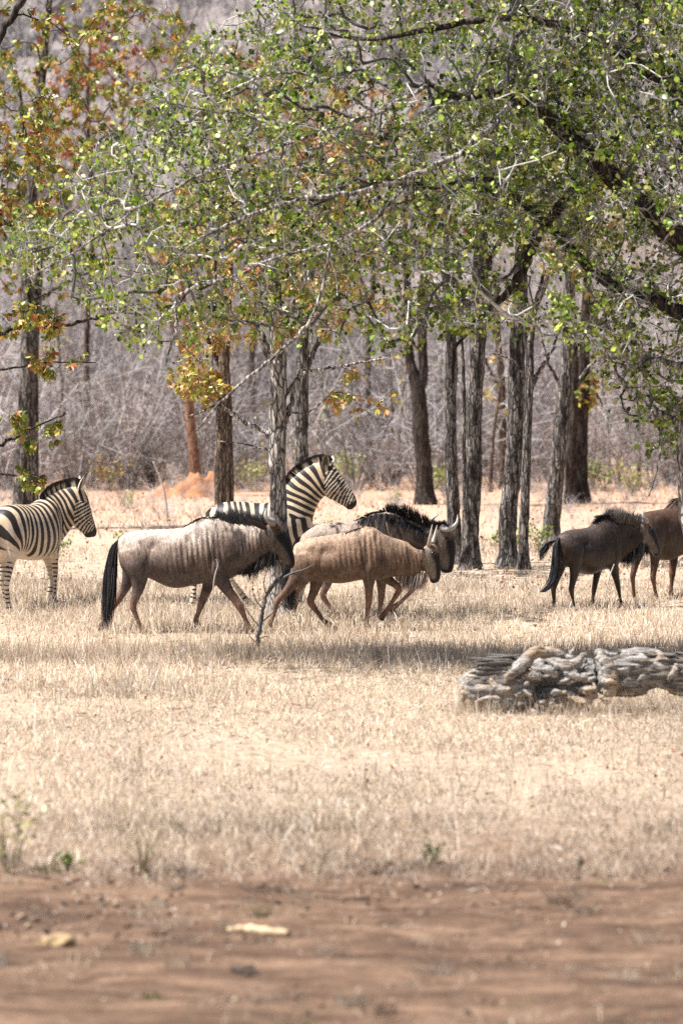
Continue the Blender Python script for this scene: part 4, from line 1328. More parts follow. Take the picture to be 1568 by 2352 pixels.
def zleg_f(pts, y):
    R = [(0.14, 0.08), (0.14, 0.09), (0.10, 0.075), (0.072, 0.058), (0.054, 0.048), (0.050, 0.046), (0.034, 0.030), (0.033, 0.030), (0.039, 0.034), (0.042, 0.036), (0.052, 0.044)]
    S = catmull(np.array(pts, float), 11)
    return [(S[i, 0], y * (0.75 if i == 0 else 1.0), S[i, 1]) + R[i] for i in range(11)]


Z1_NECK = [(770, 500, 985, 900, 0.19), (830, 372, 1040, 760, 0.155), (895, 300, 1062, 660, 0.125), (965, 245, 1085, 590, 0.105), (1040, 200, 1112, 535, 0.095), (1110, 172, 1142, 500, 0.088), (1165, 170, 1170, 470, 0.07)]
Z1_HEAD = [(1130, 185, 1140, 440, 0.05), (1180, 170, 1165, 480, 0.08), (1235, 205, 1200, 505, 0.092), (1290, 280, 1248, 525, 0.088), (1340, 348, 1288, 550, 0.072), (1388, 415, 1322, 567, 0.060), (1422, 470, 1343, 582, 0.056), (1444, 525, 1362, 598, 0.052), (1442, 560, 1398, 602, 0.03)]
zebra("zebra holding its head high behind the pale tree trunk, rump and neck showing",
      Z1_NECK, Z1_HEAD,
      [zleg_h([(235, 740), (225, 880), (170, 1000), (95, 1120), (30, 1215), (25, 1270), (10, 1380), (-10, 1465)], -0.14),
       zleg_h([(260, 740), (300, 900), (330, 1010), (335, 1120), (340, 1215), (375, 1270), (455, 1380), (530, 1465)], 0.14),
       zleg_f([(850, 720), (860, 880), (870, 1000), (880, 1110), (885, 1200), (880, 1300), (870, 1400), (875, 1465)], -0.13),
       zleg_f([(880, 720), (920, 880), (965, 1000), (995, 1100), (1000, 1180), (975, 1270), (940, 1360), (930, 1420)], 0.13)],
      (1282, 338, 0.082),
      [(1168, 245, -0.07, 1182, 108, -0.10, (0.25, -1.0, 0.0)), (1205, 225, 0.07, 1225, 130, 0.10, (0.6, 0.6, 0.0))],
      [(760, 470), (830, 372), (895, 300), (965, 245), (1040, 200), (1110, 172), (1165, 166), (1215, 185)], [0.03, 0.07, 0.085, 0.085, 0.085, 0.08, 0.07, 0.05],
      place((700 + 600 * 0.4145) * 0.6312, 1396), 0.0, (0.5, 0.9, -0.12), seed=4)

Z2_NECK = [(770, 505, 985, 905, 0.19), (850, 468, 1045, 830, 0.165), (930, 438, 1085, 775, 0.14), (1010, 412, 1115, 730, 0.12), (1080, 395, 1135, 690, 0.105), (1140, 388, 1150, 650, 0.092), (1175, 400, 1165, 620, 0.07)]
Z2_HEAD = [(1120, 420, 1100, 600, 0.05), (1180, 398, 1082, 660, 0.08), (1225, 470, 1095, 715, 0.092), (1252, 550, 1125, 748, 0.088), (1272, 625, 1155, 778, 0.073), (1290, 695, 1180, 798, 0.061), (1305, 750, 1195, 812, 0.057), (1316, 795, 1205, 828, 0.054), (1305, 838, 1222, 848, 0.035)]
zebra("zebra with lowered head walking in from the left edge, hindquarters cut off",
      Z2_NECK, Z2_HEAD,
      [zleg_h([(235, 740), (225, 880), (190, 1000), (150, 1120), (120, 1215), (125, 1270), (140, 1380), (150, 1465)], -0.14),
       zleg_h([(260, 740), (300, 900), (330, 1010), (325, 1120), (320, 1215), (345, 1270), (395, 1380), (430, 1465)], 0.14),
       zleg_f([(850, 720), (860, 880), (865, 1000), (868, 1110), (868, 1200), (862, 1300), (850, 1400), (855, 1465)], -0.13),
       zleg_f([(880, 720), (900, 880), (925, 1000), (945, 1110), (950, 1200), (945, 1300), (935, 1400), (945, 1465)], 0.13)],
      (1232, 545, 0.082),
      [(1165, 440, -0.07, 1205, 308, -0.11, (0.9, -0.5, 0.0)), (1160, 425, 0.07, 1165, 305, 0.10, (0.9, 0.4, 0.0))],
      [(770, 500), (850, 468), (930, 438), (1010, 412), (1080, 395), (1140, 388), (1185, 402)], [0.04, 0.075, 0.10, 0.10, 0.10, 0.10, 0.06],
      place(69, 1399), math.radians(60), (0.28, 0.74, -1.02), seed=6)


# ------------------------------------------------------------------ trees
def grow(limbs, attract, rng, bf=0.22, step=0.22, wig=0.06, tip_r=0.004, lowest=0.0, droop=0.0, expo=2.3):
    """joins every attractor point to the nearest fitting place of the growing branch tree.
    limbs: list of (points, radii) polylines that exist already. Returns nodes, parents, radii and the node index of every tip"""
    pos, par, fixed, plen = [], [], [], []
    for li, (P, R) in enumerate(limbs):
        P = np.asarray(P, float)
        if li == 0:
            prev, pl = -1, 0.0
        else:
            A = np.array(pos)
            prev = int(np.argmin(np.linalg.norm(A - P[0], axis=1))); pl = plen[prev]
        for i in range(len(P)):
            if prev >= 0: pl += float(np.linalg.norm(P[i] - np.asarray(pos[prev])))
            pos.append(P[i]); par.append(prev); fixed.append(R[i]); plen.append(pl)
            prev = len(pos) - 1
    nfix = len(pos)
    cap = nfix + len(attract) * 40
    A = np.zeros((cap, 3)); A[:nfix] = np.array(pos)
    PL = np.zeros(cap); PL[:nfix] = plen
    ok = np.zeros(cap, bool); ok[:nfix] = A[:nfix, 2] > lowest
    PAR = np.full(cap, -1); PAR[:nfix] = par
    n = nfix
    attract = np.asarray(attract, float)
    d0 = np.min(np.linalg.norm(attract[:, None] - A[None, :nfix:2], axis=2), axis=1)
    tips = []
    for ai in np.argsort(d0):
        a = attract[ai]
        d = np.linalg.norm(A[:n] - a, axis=1)
        cst = d + bf * PL[:n]
        cst[~ok[:n]] = 1e9
        j = int(cst.argmin())
        L = d[j]
        if L < 0.03: continue
        pj = PAR[j]
        pd = unit(A[j] - A[pj]) if pj >= 0 else np.array((0, 0, 1.0))
        m = max(2, int(math.ceil(L / step)))
        ctrl = A[j] + pd * L * 0.33 + np.array((0, 0, 0.10 * L)) + rng.normal(0, 0.10 * L, 3)
        prev = j
        for k_ in range(1, m + 1):
            t = k_ / m
            p = (1 - t) ** 2 * A[j] + 2 * t * (1 - t) * ctrl + t * t * a
            if k_ < m: p = p + rng.normal(0, wig * step, 3)
            p = p - np.array((0, 0, droop * L * t * t))
            A[n] = p; PAR[n] = prev; PL[n] = PL[prev] + L / m; ok[n] = True
            prev = n; n += 1
        tips.append(prev)
    R = np.zeros(n); acc = np.zeros(n)
    for i in range(n - 1, -1, -1):
        r = max(acc[i], tip_r ** expo) ** (1 / expo)
        R[i] = r
        if PAR[i] >= 0: acc[PAR[i]] += r ** expo
    R = np.minimum(R, 0.017 + 0.25 * tip_r)
    R[:nfix] = fixed
    return A[:n], PAR[:n], R, np.array(tips), nfix


def chains(PAR, R, nfix):
    """runs of grown nodes from a tip back to where they leave another run"""
    n = len(PAR)
    kids = np.zeros(n, int)
    np.add.at(kids, PAR[nfix:], 1)
    used = np.zeros(n, bool)
    ends = [i for i in range(nfix, n) if kids[i] == 0]
    out = []
    ends.sort(key=lambda i: -R[i])
    # longest first so that main runs stay whole
    depth = np.zeros(n, int)
    for i in range(nfix, n):
        depth[i] = depth[PAR[i]] + 1
    ends.sort(key=lambda i: -depth[i])
    for e in ends:
        c = [e]; i = e
        used[e] = True
        while PAR[i] >= 0:
            i = PAR[i]
            c.append(i)
            if used[i] or i < nfix: break
            used[i] = True
        out.append(c[::-1])
    return out


BUTTERFLY_V = np.array([(0, 0, 0), (0.36, 0.22, 0.10), (0.52, 0.62, 0.16), (0.30, 0.98, 0.12), (0.05, 0.60, 0.02),
                        (-0.36, 0.22, 0.10), (-0.52, 0.62, 0.16), (-0.30, 0.98, 0.12), (-0.05, 0.60, 0.02)], float)
BUTTERFLY_F = np.array([(0, 1, 4), (1, 2, 4), (2, 3, 4), (0, 8, 5), (5, 8, 6), (6, 8, 7)])
ROUND_V = np.array([(0, 0, 0), (0.30, 0.25, 0.06), (0.38, 0.62, 0.08), (0, 1.0, 0.0), (-0.38, 0.62, 0.08), (-0.30, 0.25, 0.06)], float)
ROUND_F = np.array([(0, 1, 2), (0, 2, 3), (0, 3, 4), (0, 4, 5)])

PAL_MOP = [(0.10, 0.15, 0.02), (0.20, 0.25, 0.03), (0.16, 0.20, 0.025), (0.34, 0.36, 0.06), (0.26, 0.30, 0.04), (0.46, 0.36, 0.06), (0.48, 0.27, 0.05), (0.38, 0.13, 0.04), (0.14, 0.18, 0.03), (0.24, 0.06, 0.035), (0.42, 0.38, 0.08)]
PAL_YEL = [(0.56, 0.48, 0.09), (0.46, 0.38, 0.07), (0.52, 0.36, 0.08), (0.36, 0.34, 0.08), (0.48, 0.26, 0.08), (0.26, 0.27, 0.06), (0.50, 0.30, 0.16), (0.38, 0.14, 0.06)]
PAL_RUST = [(0.46, 0.20, 0.09), (0.50, 0.27, 0.12), (0.36, 0.13, 0.06), (0.44, 0.32, 0.09), (0.30, 0.10, 0.06)]
PAL_GRN = [(0.52, 0.50, 0.14), (0.05, 0.10, 0.010), (0.13, 0.24, 0.018), (0.25, 0.37, 0.03), (0.45, 0.54, 0.09), (0.035, 0.06, 0.008), (0.17, 0.28, 0.02), (0.54, 0.55, 0.20), (0.28, 0.30, 0.06)]

M_bark_grey = bark_mat("grey_fissured_bark", (0.014, 0.012, 0.012), (0.09, 0.08, 0.076), (0.38, 0.36, 0.34))
M_bark_pale = bark_mat("pale_cracked_bark", (0.028, 0.026, 0.026), (0.34, 0.32, 0.305), (0.74, 0.72, 0.69), 0.9, 1.0)
M_bark_brown = bark_mat("brown_bark", (0.025, 0.018, 0.015), (0.11, 0.08, 0.062), (0.32, 0.25, 0.195))
M_bark_dark = bark_mat("dark_bark", (0.012, 0.010, 0.009), (0.04, 0.031, 0.027), (0.13, 0.10, 0.085))
M_bark_red = bark_mat("reddish_bark", (0.08, 0.045, 0.03), (0.28, 0.155, 0.10), (0.42, 0.27, 0.19))
M_twigs = vcol_mat("tree_twigs", 0.85, 20.0, 0.8, 1.2)


def tree(label, name, d, trunks, limbs, attract, rng, bark, leaf_pal, n_leaf, leaf_size, twig_col, tmpl='b', tip_r=0.004, single=0, depth_limbs=None,
         lowest=0.0, bf=0.22, step=0.22, group=None, twiglets=2, hang=0.3, cat="tree", droop=0.0, leaf_name="leaf", spread=0.10, base_v=None, wig=0.06, pale_limbs=False):
    """trunks / limbs: rows of (u, v, width in picture units[, depth offset]); the first trunk row is the foot"""
    def trace(rows, n):
        P = np.array([np.append(at(r[0], r[1], d + (r[3] if len(r) > 3 else 0.0)), 0.5 * r[2] * (d + (r[3] if len(r) > 3 else 0)) / FPX) for r in rows])
        return catmull(P, n)
    T0 = trace(trunks[0], 60)
    foot = T0[0, :3].copy()
    foot[2] = float(ground_z(foot[0], foot[1]))
    root = thing(name, label, cat, foot, 0.0, group)
    sk = []
    for i, rows in enumerate(trunks):
        S = trace(rows, 70)
        if rows[0][1] > 1000 or i == 0:
            S[:, :3] += (np.linspace(1, 0, 70) ** 3)[:, None] * np.array((0, 0, foot[2] - S[0, 2] - 0.06))[None]
            S[:6, 3] *= np.array((1.55, 1.36, 1.22, 1.12, 1.06, 1.02))
        a = Acc()
        V = tube(a, S[:, :3] - foot, S[:, 3], 20, rough=0.13, seed=i + d)
        obj("trunk", a.mesh("trunk", True), M_bark_pale if pale_limbs else bark, root)
        sk.append((S[::4, :3], S[::4, 3]))
    for rows in limbs:
        L = trace(rows, 34)
        L[1:-1, :3] += rng.normal(0, 1, (32, 3)) * np.minimum(0.012, 0.45 * L[1:-1, 3:4])
        a = Acc()
        tube(a, L[:, :3] - foot, L[:, 3], 10, rough=0.16, seed=rows[0][0])
        obj("branch", a.mesh("branch", True), M_bark_pale if pale_limbs and rows[0][2] < 21 else bark, root)
        sk.append((L[::3, :3], L[::3, 3]))
    if attract is None or not len(attract):
        return root
    A, PAR, R, tips, nfix = grow(sk, attract, rng, bf, step, wig, tip_r, lowest, droop)
    a = Acc()
    tw = np.array(twig_col)
    for c in chains(PAR, R, nfix):
        P = A[c]; r = R[c].copy()
        r[0] = min(r[0], r[1] * 1.3)
        tube(a, P - foot, r, 5 if r[0] < 0.02 else 8, (np.minimum(tw * 1.7, 0.62) if rng.random() < 0.42 else tw * (0.3 + 0.5 * rng.random())) * (0.5 if r[0] > 0.0135 else 1.0), cap=False)
    # side twiglets carrying the leaves
    outer = [t for t in tips]
    near_tip = []
    for t in tips:
        i = t
        for _ in range(3):
            near_tip.append(i)
            i = PAR[i]
            if i < nfix: break
    near_tip = np.array(near_tip)
    N = len(near_tip) * twiglets
    s = A[np.repeat(near_tip, twiglets)]
    par_d = unit(s - A[np.maximum(PAR[np.repeat(near_tip, twiglets)], 0)])
    dirs = unit(par_d * 0.6 + rng.normal(0, 0.65, (N, 3)) - np.array((0, 0, hang)))
    ln = spread * (0.5 + 1.2 * rng.random(N))
    e = s + dirs * ln[:, None]
    sd = unit(np.cross(dirs, rng.normal(size=(N, 3))))
    w0 = tip_r * 0.55
    V = np.stack([s - sd * w0, s + sd * w0, e], 1).reshape(-1, 3) - foot
    sd2 = np.cross(dirs, sd)
    V2 = np.stack([s - sd2 * w0, s + sd2 * w0, e], 1).reshape(-1, 3) - foot
    ii = np.arange(N) * 3
    Tt = np.stack([ii, ii + 1, ii + 2], 1)
    cc = np.repeat(tw * (0.7 + 0.6 * rng.random((N, 1))), 3, axis=0)
    a.add(V, None, Tt, cc); a.add(V2, None, Tt, cc)
    tag(obj("twigs", a.mesh("twigs", True), M_twigs, root), kind="stuff")
    if n_leaf:
        TVt, TFt = (BUTTERFLY_V, BUTTERFLY_F) if tmpl == 'b' else (ROUND_V, ROUND_F)
        sub_ = rng.permutation(N)[:max(12, int(N * 0.30))]
        pick = sub_[rng.integers(0, len(sub_), n_leaf)]
        f = 0.35 + 0.75 * rng.random(n_leaf)
        pos = s[pick] * (1 - f)[:, None] + e[pick] * f[:, None] + rng.normal(0, 0.028, (n_leaf, 3))
        Y = unit(dirs[pick] * 0.5 + rng.normal(0, 0.6, (n_leaf, 3)) - np.array((0, 0, 0.45 + hang)))
        Zv = unit(np.cross(Y, rng.normal(size=(n_leaf, 3))) + np.array((0, -0.1, 0.35)))
        Xv = unit(np.cross(Y, Zv)); Zv = np.cross(Xv, Y)
        sz = leaf_size * np.clip(np.exp(rng.normal(-0.1, 0.38, n_leaf)), 0.4, 1.7)
        pal = np.asarray(leaf_pal)
        cl = vnoise(pos, 1.6, d) + 0.35 * rng.normal(size=n_leaf)
        ix = np.clip(((cl * 0.5 + 0.5) * len(pal)).astype(int), 0, len(pal) - 1)
        rd = rng.random(n_leaf) < 0.45
        ix[rd] = rng.integers(0, len(pal), rd.sum())
        C = pal[ix] * (0.75 + 0.5 * rng.random(n_leaf))[:, None]
        rest = np.ones(n_leaf, bool)
        if single:
            # the leaves that show singly: those lowest and nearest, each an object of its own sharing a few meshes
            t = FPX / pos[:, 1]
            uu = 784 + pos[:, 0] * t; vv = 850 - (pos[:, 2] - CAM_H) * t
            vis = np.where((uu > 0) & (uu < 1568) & (vv > 0))[0]
            sel = vis[np.argsort(-(vv[vis] + 60 * rng.random(len(vis))))][:single]
            rest[sel] = False
            shared = []
            for pc in pal:
                m_ = mesh_np("leaf", TVt, TFt, False, {'col': np.tile(np.array(pc, float), (len(TVt), 1))})
                m_.materials.append(M_leaf)
                shared.append(m_)
            from mathutils import Matrix
            for q in sel:
                o = bpy.data.objects.new("leaf", shared[int(ix[q])])
                col.objects.link(o)
                o.parent = root
                M = Matrix((tuple(Xv[q] * sz[q]) + (pos[q, 0] - foot[0],), tuple(Y[q] * sz[q]) + (pos[q, 1] - foot[1],), tuple(Zv[q] * sz[q]) + (pos[q, 2] - foot[2],), (0, 0, 0, 1)))
                Rm = Matrix(((Xv[q][0], Y[q][0], Zv[q][0]), (Xv[q][1], Y[q][1], Zv[q][1]), (Xv[q][2], Y[q][2], Zv[q][2])))
                o.rotation_mode = 'QUATERNION'
                o.rotation_quaternion = Rm.to_quaternion()
                o.scale = (float(sz[q]),) * 3
                o.location = [float(c_) for c_ in (pos[q] - foot)]
        V, F = scatter(TVt, TFt, pos[rest] - foot, Xv[rest], Y[rest], Zv[rest], sz[rest])
        tag(obj("foliage", mesh_np("foliage", V, F, False, {'col': np.repeat(C[rest], len(TVt), axis=0)}), M_leaf, root), kind="stuff")
    return root


def blob(n, u, v, ru, rv, d, rd, rng, noise=0.35):
    """attractors in an uneven ellipsoid centred at picture place u, v and depth d"""
    o = []
    while len(o) < n:
        q = rng.normal(size=3)
        q = q / np.linalg.norm(q) * rng.random() ** (1 / 2.4)
        p = at(u + q[0] * ru, v + q[1] * rv, d + q[2] * rd)
        if vnoise(p[None], 1.3, u)[0] > -noise: o.append(p)
    return o


rt = np.random.default_rng(41)
G_BACK = "mopane trees around the clearing"
GREY = (0.30, 0.27, 0.25)
# left twin-stemmed tree behind the left zebra
tree("twin-stemmed grey tree rising behind the left zebra, leaves green to rust", "mopane_tree", 66.0,
     [[(52, 1217, 50), (50, 1160, 44), (60, 950, 40), (66, 760, 34), (62, 600, 30), (75, 420, 24), (95, 200, 18), (120, -60, 12)],
      [(80, 1217, 32, 0.35), (76, 1150, 28, 0.35), (76, 950, 25, 0.3), (78, 780, 23, 0.3), (88, 600, 20, 0.3), (70, 420, 15, 0.3), (40, 180, 10, 0.3)]],
     [[(64, 620, 16), (10, 540, 12), (-60, 430, 7)], [(80, 500, 14), (170, 380, 10), (280, 280, 5)], [(70, 700, 11), (150, 650, 8), (240, 610, 4)]],
     blob(150, 90, 300, 230, 260, 66, 2.4, rt) + blob(60, 60, 560, 220, 130, 66, 1.8, rt) + blob(50, 90, -80, 300, 160, 66, 2.6, rt) + blob(110, 330, 150, 200, 190, 66, 2.2, rt),
     rt, M_bark_grey, PAL_MOP + PAL_MOP[:5] + PAL_YEL[:2], 5600, 0.095, (0.16, 0.14, 0.13), lowest=2.4, tip_r=0.006, group=G_BACK)
# tree standing just outside the left edge: its dark boughs reach in over the zebra
tree("tree outside the left edge whose dark boughs with rust and green leaves reach in", "mopane_tree", 45.0,
     [[(-210, 1388, 50), (-200, 1100, 46), (-215, 800, 40), (-190, 500, 34), (-200, 200, 26), (-180, -100, 16)]],
     [[(-205, 640, 22), (-90, 545, 18), (0, 515, 15), (120, 520, 12), (200, 490, 9), (275, 460, 5)],
      [(-205, 850, 20), (-80, 790, 16), (0, 772, 13), (60, 742, 11), (130, 752, 9), (200, 735, 7), (290, 712, 4)],
      [(-205, 1080, 14), (-80, 1050, 10), (20, 1012, 8), (70, 985, 5), (150, 950, 2.5)],
      [(-205, 1160, 12), (-60, 1090, 8), (30, 1092, 5), (95, 1096, 3)],
      [(-205, 330, 24), (-60, 180, 20), (40, 20, 16), (120, -100, 10)],
      [(-205, 900, 10), (-80, 860, 8), (30, 845, 5), (100, 832, 4), (220, 832, 2.5)]],
     blob(26, 70, 500, 170, 60, 45, 0.8, rt) + blob(30, 130, 735, 150, 40, 45, 0.6, rt) + blob(16, 70, 985, 80, 35, 45, 0.4, rt) + blob(14, 60, 1085, 60, 30, 45, 0.4, rt)
     + blob(12, 130, 835, 110, 25, 45, 0.4, rt) + blob(80, 60, 330, 170, 150, 45, 1.2, rt) + blob(24, 250, 50, 240, 90, 45, 1.0, rt),
     rt, M_bark_dark, PAL_MOP, 2600, 0.072, (0.10, 0.08, 0.075), lowest=1.2, single=190, bf=0.1, group=G_BACK)
# slim tree behind the zebra's rump
tree("slim two-toned trunk rising behind the middle zebra's rump, yellow leaves above", "mopane_tree", 56.0,
     [[(508, 1282, 30), (506, 1100, 28), (510, 930, 27), (516, 800, 25), (524, 650, 20), (530, 480, 15), (520, 300, 10)],
      [(528, 1282, 22, 0.3), (526, 1100, 21, 0.3), (522, 930, 20, 0.3), (512, 780, 15, 0.3), (480, 620, 11, 0.3), (450, 500, 7, 0.3)]],
     [[(515, 860, 12), (470, 760, 9), (430, 640, 5)], [(520, 700, 10), (570, 600, 7), (610, 500, 4)]],
     blob(60, 500, 520, 130, 150, 56, 2.0, rt) + blob(26, 470, 740, 90, 70, 56, 1.4, rt),
     rt, M_bark_brown, PAL_YEL, 2200, 0.09, GREY, lowest=2.5, group=G_BACK)
# the pale trunk in the middle
tree("pale cracked tree trunk standing between the middle zebra and the wildebeest, sparse yellow leaves", "mopane_tree", 42.4,
     [[(641, 1421, 48), (640, 1300, 40), (639, 1180, 39), (637, 1060, 38), (638, 950, 40), (640, 860, 39), (636, 770, 34), (632, 650, 30), (640, 520, 25), (622, 380, 20), (612, 200, 14), (590, 20, 9)]],
     [[(630, 1012, 13), (600, 985, 12), (560, 968, 11), (530, 950, 9), (500, 930, 7), (430, 960, 4)],
      [(645, 1000, 12), (668, 930, 11), (688, 860, 10), (705, 820, 7), (720, 760, 4)],
      [(655, 905, 12), (695, 860, 9), (760, 845, 7), (830, 832, 6), (890, 822, 4)],
      [(630, 860, 16), (600, 770, 13), (565, 700, 10), (545, 640, 6)],
      [(645, 780, 15), (680, 690, 12), (720, 600, 9), (760, 500, 6)],
      [(640, 560, 15), (560, 450, 11), (480, 380, 7)], [(635, 500, 13), (700, 380, 9), (780, 300, 6)],
      [(640, 930, 6), (700, 950, 4), (780, 900, 3), (860, 960, 2)],
      [(636, 1040, 5), (560, 1020, 3.4), (470, 1010, 2.4)],
      [(660, 720, 9), (720, 690, 7), (790, 665, 4)]],
     blob(70, 640, 480, 260, 210, 42.4, 1.7, rt) + blob(40, 400, 860, 140, 60, 42.3, 0.8, rt) + blob(34, 560, 720, 120, 100, 42.4, 1.0, rt)
     + blob(36, 760, 680, 140, 120, 42.4, 1.1, rt) + blob(40, 600, 180, 260, 150, 42.4, 1.7, rt) + blob(14, 800, 900, 110, 70, 42.4, 0.6, rt),
     rt, M_bark_pale, PAL_YEL, 4300, 0.066, (0.36, 0.33, 0.31), lowest=1.2, single=120, bf=0.15, tip_r=0.0032, group=G_BACK)
# darker trunk right behind the zebra's neck
tree("grey trunk behind the middle zebra's neck, forking upwards to the right", "mopane_tree", 51.0,
     [[(690, 1322, 34), (690, 1150, 32), (692, 1030, 31), (694, 900, 29), (695, 780, 26), (700, 680, 22), (725, 560, 17), (735, 420, 12), (740, 250, 8)]],
     [[(694, 870, 15), (725, 800, 12), (760, 700, 9), (800, 590, 6)], [(696, 720, 14), (670, 600, 10), (660, 470, 6)]],
     blob(90, 750, 420, 180, 230, 51, 1.8, rt) + blob(25, 720, 640, 110, 90, 51, 1.2, rt),
     rt, M_bark_grey, PAL_YEL + PAL_RUST, 2200, 0.085, GREY, lowest=2.6, group=G_BACK)
# far dark forked tree
tree("far dark trunk splitting into a narrow fork, left of the paired grey trunks", "mopane_tree", 78.0,
     [[(976, 1160, 42), (972, 1060, 38), (966, 980, 38), (960, 900, 34), (942, 830, 22), (936, 740, 19), (935, 640, 16), (930, 500, 12), (945, 330, 8)],
      [(960, 905, 26), (972, 860, 24), (970, 790, 22), (968, 680, 19), (985, 560, 15), (1000, 420, 9)]],
     [], blob(46, 960, 470, 120, 210, 78, 2.5, rt), rt, M_bark_dark, PAL_MOP + PAL_GRN, 1200, 0.10, (0.12, 0.10, 0.09), lowest=4.0, tip_r=0.007, group=G_BACK)
# right-hand group
tree("slender grey trunk, the left one of the close pair beside the black-maned bull's horns", "mopane_tree", 54.5,
     [[(1047, 1293, 34), (1042, 1180, 31), (1036, 1060, 30), (1034, 940, 28), (1036, 820, 27), (1030, 700, 25), (1020, 560, 20), (1030, 400, 14), (1020, 200, 9)]],
     [[(1034, 760, 11), (1000, 680, 8), (960, 610, 5)]],
     blob(50, 1030, 380, 140, 220, 54.5, 1.8, rt), rt, M_bark_grey, PAL_GRN + PAL_MOP, 1500, 0.075, GREY, lowest=3.6, group=G_BACK)
tree("thick grey trunk, the right one of the close pair beside the black-maned bull's horns", "mopane_tree", 53.0,
     [[(1080, 1308, 42), (1082, 1200, 37), (1088, 1080, 37), (1088, 960, 36), (1094, 840, 38), (1098, 720, 40), (1102, 600, 34), (1110, 450, 26), (1125, 280, 17), (1120, 80, 10)],
      [(1064, 1308, 11, 0.5), (1066, 1150, 10, 0.5), (1065, 980, 10, 0.5), (1062, 820, 9, 0.5), (1050, 680, 8, 0.5)]],
     [[(1098, 760, 18), (1068, 690, 14), (1050, 600, 9)], [(1105, 640, 16), (1150, 540, 11), (1180, 430, 6)]],
     blob(60, 1110, 330, 160, 230, 53, 1.9, rt), rt, M_bark_grey, PAL_GRN, 1700, 0.075, GREY, lowest=3.6, group=G_BACK)
tree("stout dark grey trunk with sunlit foot, beside the thin one with a bent top", "mopane_tree", 53.5,
     [[(1166, 1303, 46), (1166, 1200, 41), (1174, 1090, 40), (1184, 970, 39), (1186, 850, 38), (1192, 720, 34), (1196, 600, 29), (1200, 430, 22), (1215, 230, 14)]],
     [[(1190, 800, 14), (1222, 720, 11), (1250, 620, 7)]],
     blob(60, 1210, 330, 150, 230, 53.5, 1.9, rt), rt, M_bark_grey, PAL_GRN, 1700, 0.075, GREY, lowest=3.8, group=G_BACK)
tree("thin grey trunk with a bent top growing close beside the stout dark one", "mopane_tree", 52.8,
     [[(1202, 1306, 26), (1203, 1200, 22), (1208, 1080, 21), (1212, 960, 20), (1216, 860, 19), (1218, 780, 18), (1228, 710, 14), (1250, 660, 10), (1275, 560, 7)]],
     [[(1216, 900, 11), (1240, 850, 9), (1268, 800, 7), (1290, 740, 4)], [(1217, 840, 8), (1205, 760, 6), (1195, 680, 4)], [(1216, 890, 7), (1180, 830, 5), (1130, 810, 3)]],
     blob(34, 1270, 560, 100, 120, 52.8, 1.0, rt), rt, M_bark_grey, PAL_GRN + PAL_YEL, 450, 0.065, GREY, lowest=3.0, group=G_BACK)
tree("leaning grey trunk, pale at its foot, just above the dark young wildebeest's rump", "mopane_tree", 60.0,
     [[(1264, 1252, 44), (1268, 1180, 39), (1280, 1060, 37), (1290, 960, 35), (1300, 860, 33), (1306, 760, 30), (1308, 640, 26), (1320, 480, 20), (1330, 280, 12)]],
     [[(1302, 840, 14), (1340, 780, 10), (1375, 700, 6)], [(1296, 900, 10), (1262, 840, 7), (1240, 760, 4)]],
     blob(56, 1330, 380, 140, 230, 60, 2.0, rt) + blob(20, 1300, 690, 70, 60, 60, 1.2, rt), rt, M_bark_grey, PAL_GRN, 1600, 0.08, GREY, lowest=4.0, group=G_BACK)
tree("far double trunk, brown and near-black side by side, orange leaves above", "mopane_tree", 79.0,
     [[(1336, 1155, 34), (1334, 1050, 31), (1336, 950, 29), (1340, 850, 27), (1345, 720, 23), (1350, 560, 16), (1345, 380, 9)],
      [(1310, 1160, 30, -0.4), (1312, 1050, 26, -0.4), (1316, 940, 24, -0.4), (1318, 800, 20, -0.4), (1310, 640, 14, -0.4)]],
     [[(1338, 920, 9), (1365, 900, 6), (1385, 935, 3)]],
     blob(30, 1345, 900, 45, 50, 79, 1.2, rt) + blob(40, 1350, 500, 110, 200, 79, 2.2, rt), rt, M_bark_dark, PAL_YEL + PAL_MOP, 1200, 0.10, (0.14, 0.115, 0.10), lowest=3.0, tip_r=0.007, group=G_BACK)
tree("far reddish trunk growing out of the orange termite mound", "mopane_tree", 84.0,
     [[(448, 1098, 30), (446, 1030, 24), (438, 960, 22), (432, 880, 20), (428, 790, 17), (420, 680, 13), (400, 520, 8)]],
     [[(430, 840, 9), (400, 760, 7), (370, 680, 4)]],
     blob(36, 410, 560, 120, 170, 84, 2.0, rt), rt, M_bark_red, PAL_RUST + PAL_YEL, 1000, 0.11, (0.30, 0.24, 0.21), lowest=3.5, tip_r=0.008, group=G_BACK)
tree("slim pale far trunk seen in the gap between the grey trunks", "mopane_tree", 88.0,
     [[(1158, 1125, 24), (1156, 1040, 20), (1152, 950, 19), (1150, 860, 18), (1142, 760, 14), (1140, 640, 10)]],
     [[(1150, 900, 9), (1120, 840, 7), (1100, 790, 4)]],
     blob(26, 1140, 640, 80, 110, 88, 1.5, rt), rt, M_bark_brown, PAL_YEL, 90, 0.09, (0.36, 0.30, 0.27), lowest=4.0, tip_r=0.008, group=G_BACK)
